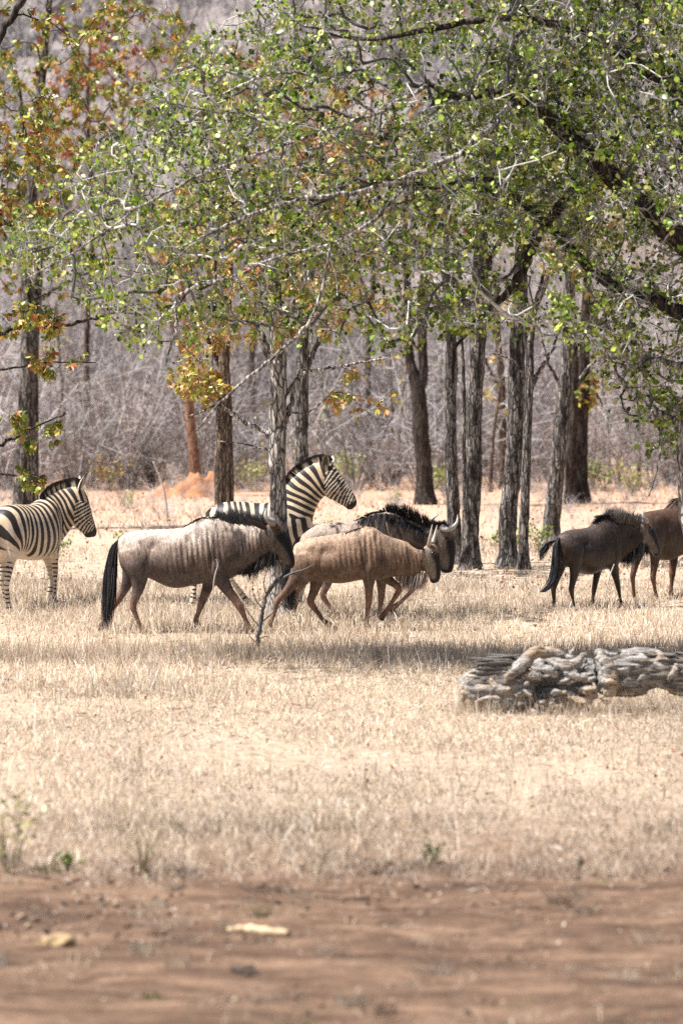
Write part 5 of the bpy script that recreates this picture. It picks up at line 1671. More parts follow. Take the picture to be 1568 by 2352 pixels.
# rust-leaved small trees further up the slope
for (lab, u, v0, d, h) in (("slim bare tree with rust leaves high behind the left twin-stemmed tree", 205, 1090, 96.0, 1050),
                           ("slim rust-leaved tree far behind the pale middle trunk", 585, 1085, 100.0, 980),
                           ("slim tree with orange leaves far behind the zebra's head", 850, 1095, 94.0, 900)):
    fz = float(ground_z(at(u, v0, d)[0], d))
    tree(lab, "slope_tree", d, [[(u, v0, 17), (u - 6, v0 - h * 0.3, 14), (u + 8, v0 - h * 0.55, 11), (u - 4, v0 - h * 0.8, 8), (u + 6, v0 - h, 4)]],
         [[(u, v0 - h * 0.45, 8), (u - 60, v0 - h * 0.6, 6), (u - 110, v0 - h * 0.72, 3)], [(u + 4, v0 - h * 0.5, 8), (u + 60, v0 - h * 0.66, 6), (u + 110, v0 - h * 0.8, 3)]],
         blob(60, u, v0 - h * 0.85, 150, 190, d, 2.4, rt), rt, M_bark_brown, PAL_RUST, 1500, 0.12, (0.30, 0.26, 0.24), lowest=4.5, tip_r=0.008, group="slim trees on the far slope")


for (lab, u, v0, d, h, w, mat_) in (("thin pale stem in the scrub just right of the middle zebra's muzzle", 912, 1122, 90.0, 330, 9, M_bark_pale),
                                ("thin brown stem in the scrub left of the far forked trunk", 902, 1108, 93.0, 420, 8, M_bark_brown),
                                ("thin brown stem in the gap right of the close trunk pair", 1126, 1132, 86.0, 300, 9, M_bark_brown),
                                ("thin pale stem in the scrub right of the far double trunk", 1400, 1110, 92.0, 330, 9, M_bark_pale),
                                ("thin leaning grey stem in the scrub above the right-hand wildebeest", 1468, 1115, 91.0, 420, 9, M_bark_grey),
                                ("thin bare stem in the scrub left of the slim two-toned trunk", 478, 1105, 94.0, 380, 8, M_bark_grey),
                                ("thin bare stem in the scrub right of the left twin-stemmed tree", 150, 1108, 93.0, 420, 9, M_bark_grey),
                                ("thin grey stem in the scrub between the middle trunk and the zebra's neck", 745, 1105, 95.0, 400, 8, M_bark_pale)):
    lean_ = 30 * math.sin(u)
    tree(lab, "slim_sapling", d, [[(u, v0, w), (u + lean_ * 0.2, v0 - h * 0.4, w * 0.85), (u + lean_ * 0.7, v0 - h * 0.75, w * 0.6), (u + lean_, v0 - h, w * 0.3)]], [],
         blob(26, u + lean_, v0 - h * 0.85, 60, 110, d, 1.2, rt), rt, mat_, PAL_YEL, 60, 0.09, (0.42, 0.38, 0.36), lowest=2.0, tip_r=0.006, group="slim saplings in the scrub")


# the big spreading tree at the right: trunk just at the edge, boughs hanging across the whole top
rf = np.random.default_rng(77)
DF = 35.0


def canopy_points(n):
    """attractors filling the hanging canopy between a traced lower edge and above the frame"""
    lu = [20, 120, 240, 340, 430, 520, 620, 760, 900, 1020, 1120, 1240, 1340, 1420, 1500, 1620, 1800]
    lv = [600, 690, 720, 810, 840, 780, 760, 760, 790, 780, 760, 760, 800, 930, 1030, 1060, 1000]
    tu = [20, 120, 240, 340, 450, 560, 680, 800, 900, 1000, 1900]
    tv = [500, 440, 320, 210, 90, -30, -130, -200, -260, -300, -300]
    out = []
    while len(out) < n:
        u = 20 + (1900 - 20) * rf.random() ** 0.70
        lo, hi = np.interp(u, tu, tv), np.interp(u, lu, lv)
        v = lo + (hi - lo) * rf.random() ** 0.95
        dd = DF + 0.6 + np.clip(rf.normal(0, 0.85), -1.9, 1.9)
        p = at(u, v, dd)
        nz = vnoise(p[None] * np.array((1, 0.6, 1.3)), 1.5, 5.0)[0]
        thin = -0.05 + 0.38 * (v > 600) * (u < 1350) + 0.10 * (u < 420)
        if nz > -0.5 + thin + 0.5 * (rf.random() - 0.5): out.append(p)
    for _ in range(900):
        out.append(at(rf.uniform(1120, 1720), rf.uniform(-220, 560), DF + 0.9 + np.clip(rf.normal(0, 0.8), -1.6, 1.6)))
    return out


tree("big spreading tree at the right edge whose leafy grey-twigged boughs hang across the top", "spreading_tree", DF,
     [[(1690, 1541, 150), (1655, 1400, 118), (1622, 1250, 100), (1603, 1100, 92), (1606, 950, 90), (1640, 800, 88), (1670, 650, 84), (1680, 480, 76), (1670, 300, 62), (1680, 100, 48), (1670, -150, 30)]],
     [[(1670, 640, 60), (1540, 530, 52), (1430, 430, 44), (1340, 345, 40), (1260, 275, 34), (1190, 225, 30), (1120, 213, 24), (1050, 222, 17), (980, 195, 12), (900, 200, 6)],
      [(1650, 760, 40), (1500, 690, 30), (1400, 650, 24), (1300, 560, 20, 0.5), (1210, 470, 15, 0.7), (1120, 410, 12, 0.8), (1000, 430, 9, 0.8), (860, 420, 7, 0.6), (700, 480, 5, 0.4)],
      [(1330, 420, 24, 0.3), (1250, 520, 24, 0.6), (1215, 580, 22, 0.7), (1190, 640, 20, 0.7), (1140, 695, 16, 0.7), (1090, 740, 11, 0.7), (1045, 800, 9, 0.7), (1040, 880, 6, 0.7)],
      [(1145, 690, 12, 0.7), (1050, 690, 10, 0.7), (985, 720, 9, 0.7), (960, 800, 7, 0.7), (930, 740, 4, 0.6)],
      [(1670, 300, 36), (1470, 150, 26), (1330, 70, 20), (1180, 40, 15), (1000, 60, 14), (850, 90, 9), (700, 60, 5)],
      [(1190, 225, 20), (1080, 330, 16, -0.5), (950, 400, 13, -0.7), (820, 440, 11, -0.8), (690, 455, 9, -0.8), (560, 500, 7, -0.8), (430, 560, 5, -0.8)],
      [(980, 195, 10), (860, 260, 9, -0.4), (720, 310, 8, -0.6), (600, 350, 7, -0.7), (470, 400, 6, -0.8), (330, 470, 5, -0.8), (200, 560, 4, -0.8), (60, 640, 3, -0.8)],
      [(950, 400, 10, -0.7), (860, 500, 9, -0.8), (760, 560, 8, -0.9), (640, 590, 7, -0.9), (520, 640, 6, -0.9), (400, 640, 4, -0.9), (260, 610, 3, -0.9)],
      [(760, 560, 7, -0.9), (720, 720, 7, -1.0), (650, 800, 8, -1.0), (590, 850, 8, -1.0), (520, 910, 6, -1.0), (450, 990, 4, -1.0)],
      [(520, 640, 6, -0.9), (440, 660, 6, -0.9), (405, 690, 7, -0.9), (405, 750, 7, -0.9), (385, 815, 5, -0.9)],
      [(1620, 860, 20), (1520, 830, 13), (1440, 840, 9), (1370, 830, 6), (1330, 870, 6)],
      [(1598, 1000, 18), (1540, 960, 15), (1480, 930, 12), (1430, 880, 9), (1380, 790, 5)],
      [(1500, 945, 9), (1518, 1010, 6), (1508, 1080, 4), (1490, 1140, 2.5)],
      [(860, 260, 8, -0.4), (740, 180, 7, -0.4), (620, 170, 6, -0.4), (480, 230, 4, -0.4)]],
     canopy_points(4700), rf, M_bark_dark, PAL_GRN, 64000, 0.048, (0.36, 0.345, 0.33), tmpl='r', tip_r=0.0060, lowest=2.3, bf=0.12, step=0.15, twiglets=2, hang=0.1, spread=0.16, wig=0.14, pale_limbs=True)


# ------------------------------------------------------------------ mound, log, shrubs and small things
rs = np.random.default_rng(91)


def soil_mat(name, c1, c2, sc=8.0):
    m, nt, b = new_mat(name)
    n = noise_node(nt, sc, detail=8, rough=0.7)
    r = ramp(nt, [(0.3, c1), (0.7, c2)], n.outputs[0])
    nt.links.new(r.outputs[0], b.inputs['Base Color'])
    b.inputs['Roughness'].default_value = 1.0
    b.inputs['Specular IOR Level'].default_value = 0.05
    bump(nt, b, n.outputs[0], 0.7, 0.05)
    return m


def heap(name, label, cat, u, v, half_w, height, depth, mat, peak=0.0, rough=0.12, seed=1.0):
    c = on_ground(u, v)
    n, k = 26, 48
    V = []
    for i in range(n):
        r = i / (n - 1)
        for j in range(k):
            a = j / k * 2 * math.pi
            V.append((math.cos(a) * r * half_w + peak * (1 - r), math.sin(a) * r * depth, height * (1 - r ** 1.25) ** 1.35 - 0.04 * (r > 0.97)))
    V = np.array(V)
    q = fbm(V + seed, 1.6 / half_w * 1.2, seed, 4)
    V[:, 2] += rough * height * q * sstep(0, 0.3, V[:, 2] / height + 0.02)
    return tag(obj(name, mesh_np(name, V, ring_faces(n, k), True), mat, None, c), label, cat)


heap("termite_mound", "orange earth termite mound at the foot of the reddish trunk", "mound", 432, 1141, 0.95, 0.55, 0.7, soil_mat("orange_earth", (0.30, 0.135, 0.07), (0.52, 0.26, 0.14), 4.0), 0.12, 0.6, 2.0)


def weathered_wood():
    m, nt, b = new_mat("weathered_wood")
    n1 = noise_node(nt, 1.0, stretch=(4, 42, 48), detail=7, rough=0.7)
    n2 = noise_node(nt, 3.4, detail=4)
    n3 = noise_node(nt, 9.0, detail=5, rough=0.7)
    g_ = ramp(nt, [(0.32, (0.035, 0.03, 0.028)), (0.42, (0.24, 0.22, 0.205)), (0.52, (0.46, 0.43, 0.40)), (0.72, (0.70, 0.67, 0.63))], n1.outputs[0])
    t_ = ramp(nt, [(0.32, (0.10, 0.06, 0.035)), (0.46, (0.44, 0.31, 0.20)), (0.66, (0.70, 0.58, 0.44))], n1.outputs[0])
    f = ramp(nt, [(0.54, (0, 0, 0)), (0.62, (1, 1, 1))], n2.outputs[0])
    c = mix_col(nt, g_.outputs[0], t_.outputs[0], f.outputs[0])
    pit = ramp(nt, [(0.32, (0.3, 0.27, 0.25)), (0.38, (1, 1, 1))], n3.outputs[0])
    c = mix_col(nt, c, pit.outputs[0], 1.0, 'MULTIPLY')
    nt.links.new(c, b.inputs['Base Color'])
    b.inputs['Roughness'].default_value = 0.9
    h = N_(nt, 'ShaderNodeMath', operation='ADD')
    nt.links.new(n1.outputs[0], h.inputs[0]); nt.links.new(n3.outputs[0], h.inputs[1])
    bump(nt, b, h.outputs[0], 0.9, 0.05)
    return m


M_wood = weathered_wood()
M_wood_tan = weathered_wood()
for _n in M_wood_tan.node_tree.nodes:
    if _n.type == 'VALTORGB' and abs(_n.color_ramp.elements[0].position - 0.54) < 1e-3:
        _n.color_ramp.elements[0].position = 0.46; _n.color_ramp.elements[1].position = 0.58


def fallen_tree():
    s, x0, yg = 0.001407, 760, 548
    c = on_ground((1600 + 760 * 0.5638) * 0.6312, 1648)
    X = lambda x: (x - x0) * s
    Z = lambda y: (yg - y) * s
    root = thing("fallen_log", "weathered grey fallen log with gnarled tan roots lying in the grass at right", "log", c)

    def piece(name, paths, voxel, amp, sd, pairs=None):
        acc = Acc()
        for rows in paths:
            P = np.array([(X(x), y, Z(z), r) for x, y, z, r in rows], float)
            S = catmull(P, 30)
            S[1:-1, :3] += rs.normal(0, 0.006, (28, 3))
            tube(acc, S[:, :3], S[:, 3], 14)
        if pairs:
            loft_pairs(acc, [(X(a), Z(b_), X(c_), Z(d_), w, y) for a, b_, c_, d_, w, y in pairs], 50, 26, 0.0, 0.9)
        me, V = fuse(acc, voxel, name, 3)
        N = normals(me)
        q = V * np.array((0.30, 1.0, 1.0))
        q = V * np.array((0.12, 1.0, 1.0)) + 0.02 * vnoise(V, 3.0, sd)[:, None]
        d = fbm(q, 26.0, sd, 3) * amp * 0.8 + fbm(V, 3.6, sd + 3, 3) * amp * 1.5
        crack = np.exp(-(vnoise(q, 17.0, sd + 8) / 0.10) ** 2)
        hole = sstep(0.45, 0.7, vnoise(V, 6.5, sd + 12))
        V = V + N * (d - 1.5 * amp * crack - 2.6 * amp * hole)[:, None]
        put(me, V)
        return obj(name, me, M_wood_tan if name == "root" else M_wood, root)
    piece("left_section", [], 0.014, 0.014, 1.0, [(128, 372, 140, 470, 0.05, 0.05), (150, 318, 158, 520, 0.13, 0.05), (220, 275, 220, 545, 0.17, 0.05), (320, 236, 320, 550, 0.19, 0.05), (420, 218, 420, 550, 0.19, 0.05), (520, 230, 520, 540, 0.18, 0.05), (600, 260, 600, 530, 0.14, 0.05)])
    piece("right_section", [], 0.014, 0.015, 6.0, [(1010, 190, 1010, 430, 0.12, 0.12), (1080, 165, 1080, 450, 0.17, 0.12), (1180, 152, 1180, 440, 0.19, 0.12), (1300, 148, 1300, 430, 0.19, 0.12), (1400, 160, 1400, 420, 0.18, 0.12), (1500, 200, 1500, 430, 0.18, 0.12), (1620, 235, 1620, 440, 0.17, 0.12), (1750, 260, 1750, 440, 0.15, 0.12), (1850, 300, 1850, 420, 0.07, 0.12)])
    piece("root_mass", [[(560, 0.14, 330, 0.10), (700, 0.22, 300, 0.14), (850, 0.22, 290, 0.15), (1000, 0.18, 310, 0.12)], [(600, 0.16, 450, 0.07), (760, 0.2, 440, 0.10), (950, 0.18, 440, 0.09)]], 0.014, 0.024, 9.0)
    roots = [[(420, -0.14, 330, 0.030), (480, -0.15, 270, 0.045), (550, -0.14, 210, 0.055), (610, -0.08, 155, 0.05), (690, -0.02, 150, 0.04), (780, 0.02, 178, 0.035), (860, 0.0, 205, 0.03)],
             [(700, -0.10, 200, 0.03), (760, -0.14, 225, 0.04), (830, -0.15, 225, 0.045), (890, -0.10, 205, 0.04), (915, -0.05, 160, 0.02)],
             [(1005, -0.02, 160, 0.06), (1060, -0.08, 190, 0.075), (1085, -0.12, 270, 0.075), (1090, -0.14, 350, 0.07), (1085, -0.14, 430, 0.06)],
             [(755, -0.16, 345, 0.025), (800, -0.19, 312, 0.034), (860, -0.20, 300, 0.034), (915, -0.17, 318, 0.028), (950, -0.1, 350, 0.02)],
             [(540, -0.13, 300, 0.05), (590, -0.17, 300, 0.052), (640, -0.15, 310, 0.04)],
             [(330, -0.15, 330, 0.022), (370, -0.19, 370, 0.03), (400, -0.2, 392, 0.034), (455, -0.2, 385, 0.025)],
             [(230, -0.15, 470, 0.016), (290, -0.19, 440, 0.02), (350, -0.2, 430, 0.018), (420, -0.19, 450, 0.012)],
             [(800, -0.12, 400, 0.04), (850, -0.18, 440, 0.045), (900, -0.19, 470, 0.04), (950, -0.18, 440, 0.036), (985, -0.15, 370, 0.03)],
             [(800, -0.10, 470, 0.04), (850, -0.15, 500, 0.045), (920, -0.16, 510, 0.035), (1010, -0.16, 520, 0.02)],
             [(520, -0.12, 420, 0.04), (560, -0.17, 400, 0.045), (600, -0.18, 430, 0.03), (590, -0.17, 480, 0.02)],
             [(720, -0.02, 170, 0.02), (740, 0.02, 120, 0.014), (752, 0.03, 80, 0.006)], [(840, 0.0, 190, 0.03), (850, 0.02, 150, 0.02), (880, 0.04, 125, 0.012), (930, 0.05, 118, 0.006)],
             [(940, 0.0, 220, 0.035), (930, -0.03, 175, 0.03), (950, -0.03, 140, 0.015)], [(650, -0.13, 250, 0.035), (700, -0.17, 260, 0.045), (740, -0.15, 290, 0.03)],
             [(1450, -0.05, 330, 0.03), (1490, -0.08, 290, 0.035), (1510, -0.06, 240, 0.03)], [(880, -0.16, 360, 0.03), (930, -0.2, 390, 0.036), (985, -0.18, 375, 0.03)],
             [(960, -0.1, 430, 0.018), (1010, -0.16, 400, 0.015), (1050, -0.2, 370, 0.009)], [(680, -0.14, 480, 0.02), (700, -0.18, 520, 0.025), (760, -0.19, 530, 0.02), (830, -0.2, 520, 0.012)]]
    for i, r in enumerate(roots):
        piece("root", [r], 0.0115, 0.011, 20.0 + i * 3)
    for i in range(16):
        a0 = rs.uniform(480, 1060); z0 = rs.uniform(330, 500); y0 = -0.15 - 0.06 * rs.random()
        L = rs.uniform(40, 110); an = rs.uniform(-0.6, 0.6)
        r = [(a0, y0 + 0.09, z0, 0.022), (a0 + L * 0.3, y0, z0 - L * an * 0.5, 0.022), (a0 + L * 0.7, y0 - 0.01, z0 - L * an, 0.016), (a0 + L, y0 + 0.03, z0 - L * an * 0.6, 0.008)]
        piece("root", [r], 0.0115, 0.010, 80.0 + i)
    # weathered shards still lying along the trunk, each a split-off plank
    shapes = []
    for q in range(7):
        n_, w_ = 9, 1.0
        t = np.linspace(0, 1, n_)
        prof = np.clip(np.minimum(t * rs.uniform(3, 9), (1 - t) * rs.uniform(2.5, 8)), 0.06, 1) * (1 + 0.2 * np.sin(t * rs.uniform(4, 11) + q))
        off = 0.35 * np.cumsum(rs.normal(0, 0.12, n_))
        V = []
        for i in range(n_):
            for (yy, zz) in ((-1, -0.9), (-0.75, 1), (0.9, 0.75), (1, -1)):
                V.append((t[i] - 0.5, yy * prof[i] * 0.5 + rs.normal(0, 0.05), (zz * prof[i] + off[i]) + rs.normal(0, 0.08)))
        shapes.append(mesh_np("shard", np.array(V), ring_faces(n_, 4)))
        shapes[-1].materials.append(M_wood_tan if q % 3 == 0 else M_wood)
    for (xa, xb, cz, cy_, rz, ry_, n_) in ((170, 560, 400, 0.05, 150, 0.16, 34), (1060, 1720, 300, 0.12, 135, 0.175, 44)):
        for i in range(n_):
            L = rs.uniform(0.16, 0.5); xx = rs.uniform(xa + 0.45 * L / s, max(xb - 60, xa + 0.5 * L / s)); an = rs.uniform(-0.35, 1.05) * math.pi      # from the front underside up over the top
            czx = cz + (-60 + 0.2 * (420 - xx) if xx < 600 else 0.06 * (xx - 1300))
            o = bpy.data.objects.new("shard", shapes[rs.integers(0, 7)])
            col.objects.link(o); o.parent = root
            o.location = (X(xx), cy_ - math.cos(an * 0.75) * ry_ * 1.02, Z(czx) + math.sin(an * 0.75) * rz * s * 1.0)
            o.scale = (L, rs.uniform(0.012, 0.022), rs.uniform(0.012, 0.034))
            o.rotation_euler = (an * 0.75, rs.normal(0, 0.07) + (-0.16 if xx < 330 else 0.0), rs.normal(0, 0.05))
    return root


fallen_tree()


def stalk_plant(name, label, cat, base, stalks, leaves, pal, lsize, rng, mat_col=(0.2, 0.16, 0.11), tmpl='r', hgt=0.5, spread=0.3, wid=0.006, group=None, fork=2, up=0.6):
    """small bush: curved stems as one part each is too fine, so stems form one part and leaves another"""
    root = thing(name, label, cat, base, 0.0, group)
    a = Acc(); tipsP = []
    for i in range(stalks):
        an = rng.random() * 6.283; out = spread * (0.2 + 0.8 * rng.random()); h = hgt * (0.55 + 0.45 * rng.random())
        p = np.array([(0.02 * math.cos(an), 0.02 * math.sin(an), -0.02), (math.cos(an) * out * 0.35, math.sin(an) * out * 0.35, h * 0.5), (math.cos(an) * out, math.sin(an) * out, h)])
        p[1:] += rng.normal(0, 0.06 * hgt, (2, 3))
        S = catmull(p, 9)
        tube(a, S, np.linspace(wid, wid * 0.35, 9), 5, np.array(mat_col) * (0.7 + 0.6 * rng.random()), cap=False)
        tipsP.append(S[3:])
        for _ in range(fork):
            q = S[rng.integers(3, 8)]
            e = q + unit(rng.normal(size=3) + np.array((math.cos(an), math.sin(an), 0.8))) * hgt * (0.15 + 0.3 * rng.random())
            B = catmull(np.array([q, (q + e) / 2 + rng.normal(0, 0.03 * hgt, 3), e]), 5)
            tube(a, B, np.linspace(wid * 0.5, wid * 0.2, 5), 4, np.array(mat_col) * (0.7 + 0.6 * rng.random()), cap=False)
            tipsP.append(B)
    obj("stems", a.mesh("stems", True), M_twigs, root)
    if leaves:
        T = np.concatenate(tipsP)
        pos = T[rng.integers(0, len(T), leaves)] + rng.normal(0, 0.035 * hgt / 0.5, (leaves, 3))
        X, Y, Z = rand_axes(leaves, rng, (0, -0.2, 1), up)
        TVt, TFt = (BUTTERFLY_V, BUTTERFLY_F) if tmpl == 'b' else (ROUND_V, ROUND_F)
        V, F = scatter(TVt, TFt, pos, X, Y, Z, lsize * (0.6 + 0.7 * rng.random(leaves)))
        pal = np.asarray(pal)
        C = pal[rng.integers(0, len(pal), leaves)] * (0.75 + 0.5 * rng.random(leaves))[:, None]
        tag(obj("foliage", mesh_np("foliage", V, F, False, {'col': np.repeat(C, len(TVt), axis=0)}), M_leaf, root), kind="stuff")
    return root


FRESH = [(0.14, 0.24, 0.03), (0.22, 0.34, 0.05), (0.10, 0.17, 0.03), (0.30, 0.38, 0.08)]
PALEG = [(0.34, 0.38, 0.12), (0.42, 0.42, 0.14), (0.26, 0.32, 0.09)]
GREEN = "small green plants in the dry grass"
for lab, u, v, st_, lv, h, sp, ls, pal in (
        ("bright green leafy sprig just behind the grey wildebeest's rump", 290, 1262, 9, 150, 0.34, 0.22, 0.05, FRESH),
        ("green sprig in front of the left zebra's chest", 128, 1290, 8, 130, 0.40, 0.24, 0.05, FRESH),
        ("small green sprig above the back of the black-maned bull", 836, 1225, 6, 70, 0.36, 0.20, 0.05, PALEG),
        ("small green sprig beside the middle zebra's chest", 752, 1232, 6, 60, 0.36, 0.22, 0.045, PALEG),
        ("tiny green sprig below the zebra's muzzle", 905, 1165, 5, 50, 0.40, 0.2, 0.06, PALEG),
        ("green sprig at the foot of the thick right trunk of the close pair", 1136, 1262, 5, 60, 0.32, 0.16, 0.05, FRESH),
        ("green sprig between the stout trunk and the thin bent one", 1186, 1262, 6, 70, 0.45, 0.14, 0.05, FRESH),
        ("upright green sprig left of the dark young wildebeest's rump", 1240, 1270, 9, 120, 0.52, 0.22, 0.05, FRESH),
        ("green sprig behind the left zebra's withers", 172, 1158, 7, 110, 0.55, 0.35, 0.07, FRESH),
        ("thin yellow-green shoot in front of the termite mound", 296, 1165, 5, 50, 0.42, 0.14, 0.06, PALEG),
        ("bush of pale green leaves beyond the zebra's head", 800, 1118, 14, 420, 1.05, 0.55, 0.09, PALEG),
        ("pale green shoots left of the far double trunk", 1278, 1195, 6, 60, 0.4, 0.25, 0.06, PALEG)):
    stalk_plant("green_sprig", lab, "plant", on_ground(u, v), st_, lv, pal, ls, rs, (0.22, 0.2, 0.1), 'r', h, sp, 0.006, GREEN)
for lab, u, v, st_, lv, h, sp, ls, pal in (
        ("tall yellowing plant with green leaves at the left edge of the track", 22, 2012, 9, 60, 0.62, 0.20, 0.035, FRESH + PALEG),
        ("low bright green plant near the left end of the track verge", 155, 2006, 7, 60, 0.12, 0.06, 0.030, FRESH),
        ("fan of bare grey stems with a green foot on the track verge", 330, 2018, 14, 22, 0.46, 0.26, 0.022, FRESH),
        ("dark green weed on the track verge near the middle", 990, 2000, 8, 70, 0.20, 0.07, 0.026, [(0.10, 0.12, 0.04), (0.17, 0.17, 0.06)]),
        ("tiny green weed alone on the bare track", 1378, 2046, 5, 30, 0.05, 0.06, 0.020, FRESH),
        ("small dark green weed at the bottom of the track", 350, 2318, 8, 50, 0.06, 0.09, 0.022, [(0.08, 0.12, 0.04), (0.13, 0.17, 0.05)])):
    stalk_plant("verge_plant", lab, "plant", on_ground(u, v), st_, lv, pal, ls, rs, (0.30, 0.24, 0.15), 'r', h, sp, 0.005, "plants along the dirt track")
for lab, u, v, st_, lv, h, sp, ls, pal in (
        ("yellow-green bush in front of the scrub between the slim trunk and the middle trunk", 575, 1128, 14, 260, 0.9, 0.55, 0.08, PALEG + [(0.46, 0.36, 0.10)]),
        ("yellow-green bush at the scrub edge right of the far forked trunk", 1015, 1130, 12, 220, 0.8, 0.5, 0.08, PALEG),
        ("golden bush at the scrub edge behind the left zebra's head", 250, 1128, 12, 200, 0.9, 0.55, 0.08, [(0.46, 0.34, 0.09), (0.42, 0.24, 0.09), (0.34, 0.33, 0.10)]),
        ("olive bush at the scrub edge right of the far double trunk", 1388, 1128, 12, 220, 0.9, 0.55, 0.08, PALEG + FRESH[:1]),
        ("yellowing bush at the scrub edge behind the right-hand wildebeest", 1455, 1138, 12, 200, 0.8, 0.5, 0.08, PALEG + [(0.46, 0.36, 0.12)])):
    stalk_plant("leafy_bush", lab, "bush", on_ground(u, v), st_, lv, pal, ls, rs, (0.24, 0.2, 0.13), 'r', h, sp, 0.008, "leafy bushes at the scrub edge", 4)
DUSK = [(0.30, 0.13, 0.06), (0.40, 0.24, 0.08), (0.22, 0.10, 0.06), (0.44, 0.33, 0.10)]
for lab, u, v, st_, lv, h, sp, cl in (
        ("dark tangled shrub with brown leaves left of the termite mound", 350, 1122, 34, 150, 1.75, 1.25, (0.15, 0.12, 0.11)),
        ("grey tangled shrub behind the left zebra's ears", 215, 1120, 34, 40, 1.5, 1.2, (0.30, 0.26, 0.25)),
        ("dark low shrub between the left zebra and the dark tangled one", 268, 1110, 30, 60, 1.25, 1.0, (0.17, 0.14, 0.13)),
        ("grey shrub right of the middle zebra's muzzle", 880, 1112, 30, 0, 1.4, 1.1, (0.32, 0.28, 0.26)),
        ("brown shrub behind the close pair of grey trunks", 1040, 1112, 26, 40, 1.5, 0.9, (0.27, 0.20, 0.165)),
        ("dark shrub right of the thin bent trunk", 1240, 1100, 30, 30, 1.3, 1.0, (0.19, 0.155, 0.14)),
        ("grey shrub beyond the right-hand wildebeest", 1420, 1118, 34, 40, 1.7, 1.2, (0.30, 0.265, 0.25)),
        ("tall grey shrub at the right edge behind the reddish wildebeest", 1535, 1112, 30, 30, 2.0, 1.1, (0.30, 0.27, 0.26)),
        ("dark dry shrub between the far fork and the zebra's neck", 800, 1098, 30, 30, 1.3, 1.0, (0.24, 0.20, 0.19)),
        ("grey dry shrub behind the two-toned slim trunk", 585, 1108, 30, 20, 1.5, 1.0, (0.25, 0.21, 0.20)),
        ("grey dry shrub at the left edge behind the twin stems", 20, 1122, 30, 50, 1.7, 1.1, (0.30, 0.27, 0.25)),
        ("brown dry shrub beyond the far double trunk", 1365, 1105, 26, 40, 1.4, 0.9, (0.26, 0.21, 0.18))):
    stalk_plant("dry_shrub", lab, "shrub", on_ground(u, v), st_, lv, DUSK, 0.075, rs, cl, 'r', h, sp, 0.013, "dry shrubs at the foot of the slope", 6)


def stick(name, label, cat, rows, d, mat=None, colr=(0.10, 0.085, 0.08), bark=None, sides=9, group=None, branches=(), ground=True, leaves=0):
    P = np.array([np.append(at(r[0], r[1], d + (r[3] if len(r) > 3 else 0)), 0.5 * r[2] * d / FPX) for r in rows])
    S = catmull(P, 36)
    S[1:-1, :3] += rs.normal(0, 0.006, (34, 3)) * (name == 'bare_sapling')
    foot = S[0, :3].copy(); foot[2] = float(ground_z(foot[0], foot[1])) if ground else foot[2]
    root = thing(name, label, cat, foot, 0.0, group)
    a = Acc(); tube(a, S[:, :3] - foot, S[:, 3], sides, colr, rough=0.32 if name == 'bare_sapling' else 0.12, seed=rows[0][0]); obj("stem", a.mesh("stem", True), M_twigs, root)
    for b_ in branches:
        Pb = np.array([np.append(at(r[0], r[1], d + (r[3] if len(r) > 3 else 0)), 0.5 * r[2] * d / FPX) for r in b_])
        Sb = catmull(Pb, 16)
        a = Acc(); tube(a, Sb[:, :3] - foot, Sb[:, 3], 6, colr, rough=0.1, seed=b_[0][0]); obj("branch", a.mesh("branch", True), M_twigs, root)
    return root


stick("bare_sapling", "dark bare crooked sapling in front of the tan wildebeest's hind leg", "sapling",
      [(589, 1503, 12), (593, 1478, 12), (592, 1462, 10), (600, 1425, 9), (604, 1395, 8), (614, 1362, 7), (626, 1340, 5), (648, 1318, 4)], 37.3, colr=(0.12, 0.11, 0.11),
      branches=([(612, 1368, 6), (636, 1338, 6), (668, 1318, 5), (700, 1308, 4), (722, 1296, 2)], [(596, 1440, 3), (572, 1410, 2), (556, 1380, 1.4)],
                [(592, 1470, 3), (610, 1462, 2), (625, 1470, 1.2)], [(598, 1432, 3), (640, 1395, 2), (652, 1372, 1.4)], [(590, 1478, 3), (574, 1462, 2), (566, 1440, 1.2)], [(612, 1370, 3), (606, 1340, 2.4), (612, 1312, 1.5)],
                [(636, 1338, 3), (640, 1310, 2), (636, 1288, 1.2)], [(668, 1318, 3), (690, 1322, 2), (708, 1334, 1.2)], [(604, 1400, 3), (584, 1372, 2), (580, 1345, 1.2)]))
STK = "dead twigs standing in the grass"
for lab, rows, d in (("pale thin bare twig standing in front of the grey wildebeest's shoulder", [(482, 1478, 3), (486, 1400, 3), (492, 1330, 2.6), (500, 1298, 2.2), (496, 1285, 1.6)], 38.6),
                     ("slanting pale bare stick behind the dark young wildebeest's belly", [(1385, 1395, 3), (1398, 1330, 3), (1410, 1296, 2.4)], 42.2),
                     ("pale bare stem in front of the termite mound", [(385, 1190, 6), (380, 1150, 6), (372, 1110, 5), (352, 1060, 3)], 70.0),
                     ("white curved twig lying left of the fallen log", [(1010, 1512, 3), (970, 1528, 4), (930, 1534, 4), (890, 1536, 3)], 35.4),
                     ("thin pale bare twig standing in the middle of the grass", [(895, 1570, 2.5), (893, 1520, 2.2), (890, 1470, 1.8)], 34.4)):
    stick("dry_twig", lab, "twig", rows, d, colr=(0.50, 0.44, 0.39), group=STK, ground=True, sides=6)
M_bone = vcol_mat("bleached", 0.8, 14.0, 0.6, 1.15, bstr=0.5, bdist=0.02)


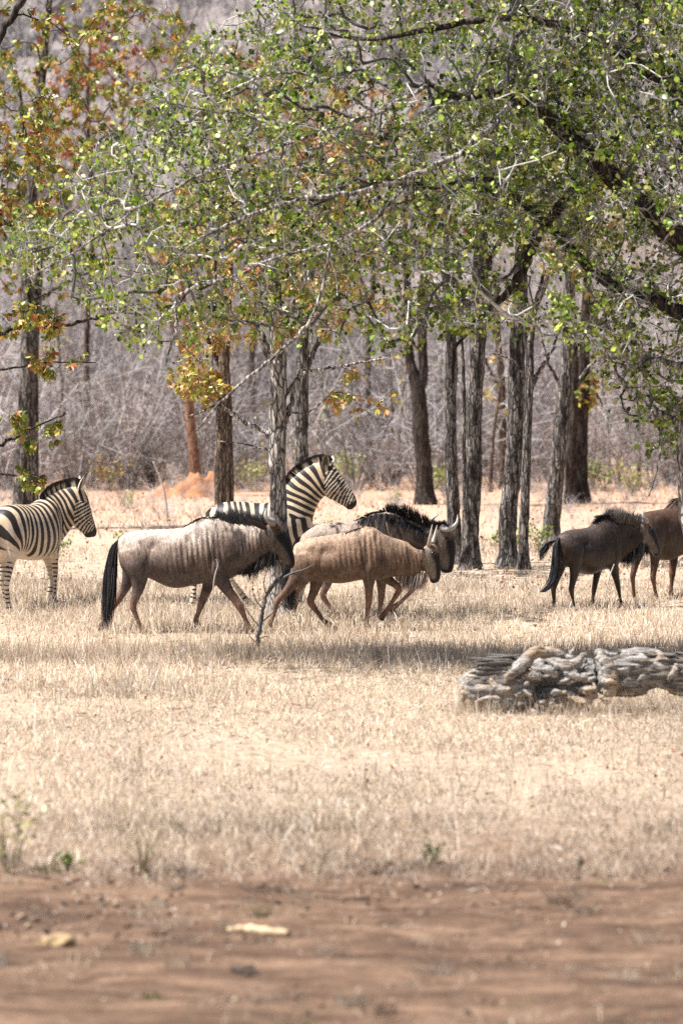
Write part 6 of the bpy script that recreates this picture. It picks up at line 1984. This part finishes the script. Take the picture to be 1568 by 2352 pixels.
def lump(name, label, cat, u, v, size, colr, seed, amp=0.35, parts=1, group=None):
    c = on_ground(u, v); c[2] = 0.02
    root = thing(name, label, cat, c, 0.0, group)
    for i in range(parts):
        n, k = 16, 22
        th = np.linspace(0.0, math.pi, n)
        V = np.array([(math.sin(t) * math.cos(p), math.sin(t) * math.sin(p), math.cos(t)) for t in th for p in np.arange(k) / k * 2 * math.pi])
        q = fbm(V + seed + i * 3.3, 1.5, seed, 4)
        V = V * (1 + amp * q)[:, None]
        sc = np.array(size) * (1.0 if i == 0 else 0.35 + 0.4 * rs.random())
        V = V * sc
        off = np.array((0, 0, sc[2] * 0.55)) if i == 0 else np.array((rs.uniform(-1, 1) * size[0] * 1.1, rs.uniform(-1, 1) * size[1], sc[2] * 0.5))
        cc = np.clip(np.array(colr)[None] * (1 + 0.5 * fbm(V, 30.0, seed, 2))[:, None], 0.01, 0.9)
        obj("lump", mesh_np("lump", V + off, ring_faces(n, k), True, {'col': cc}), M_bone, root)
    return root


lump("wood_chunk", "crumbling tan wood chunk lying on the track at far left", "wood", 130, 2192, (0.075, 0.06, 0.045), (0.44, 0.31, 0.17), 3.0, 0.5, 5)
lump("dark_clod", "dark lump half in shadow on the lower track left of centre", "clod", 560, 2262, (0.06, 0.05, 0.035), (0.10, 0.07, 0.055), 5.0, 0.45, 3)
lump("earth_clod", "small brown clod on the verge right of centre", "clod", 1328, 1996, (0.03, 0.03, 0.02), (0.14, 0.09, 0.06), 9.0, 0.4, 2)


def ground_stick(name, label, cat, rows, width, colr, group=None):
    P = np.array([np.append(on_ground(u, v) + np.array((0, 0, 0.03)), 0.5 * w * on_ground(u, v)[1] / FPX) for u, v, w in rows])
    S = catmull(P, 26)
    c = S[0, :3].copy()
    a = Acc()
    t = np.linspace(0, 1, 26)
    S[:, 3] *= 1 + 0.12 * np.sin(t * 31) + 0.08 * np.sin(t * 57 + 1)
    V = tube(a, S[:, :3] - c, S[:, 3], 12, np.array(colr), rough=0.18, seed=rows[0][0])
    return tag(obj(name, a.mesh(name, True), M_bone, None, c), label, cat, group)


ground_stick("broken_stick", "short thick pale broken stick lying on the track", "stick", [(522, 2158, 17), (560, 2156, 24), (610, 2160, 22), (662, 2164, 17)], 0, (0.62, 0.46, 0.29))
FS = "dark fallen sticks on the track"
ground_stick("fallen_stick", "long thin dark stick lying across the right of the track", "stick", [(1205, 2186, 8), (1280, 2178, 7), (1350, 2182, 6), (1440, 2180, 4)], 0, (0.14, 0.10, 0.07), FS)
ground_stick("fallen_stick", "short dark stick on the track near the left, above the broken pale one", "stick", [(315, 2140, 9), (345, 2146, 9), (400, 2152, 4)], 0, (0.15, 0.11, 0.09), FS)
ground_stick("fallen_stick", "dark thin stick lying near the far side of the track at centre", "stick", [(722, 2074, 7), (790, 2080, 6), (850, 2080, 8)], 0, (0.20, 0.13, 0.09), FS)
ground_stick("fallen_stick", "pale upright-leaning chip of wood on the right of the track", "stick", [(1282, 2190, 9), (1292, 2160, 9), (1296, 2140, 7)], 0, (0.52, 0.42, 0.31))
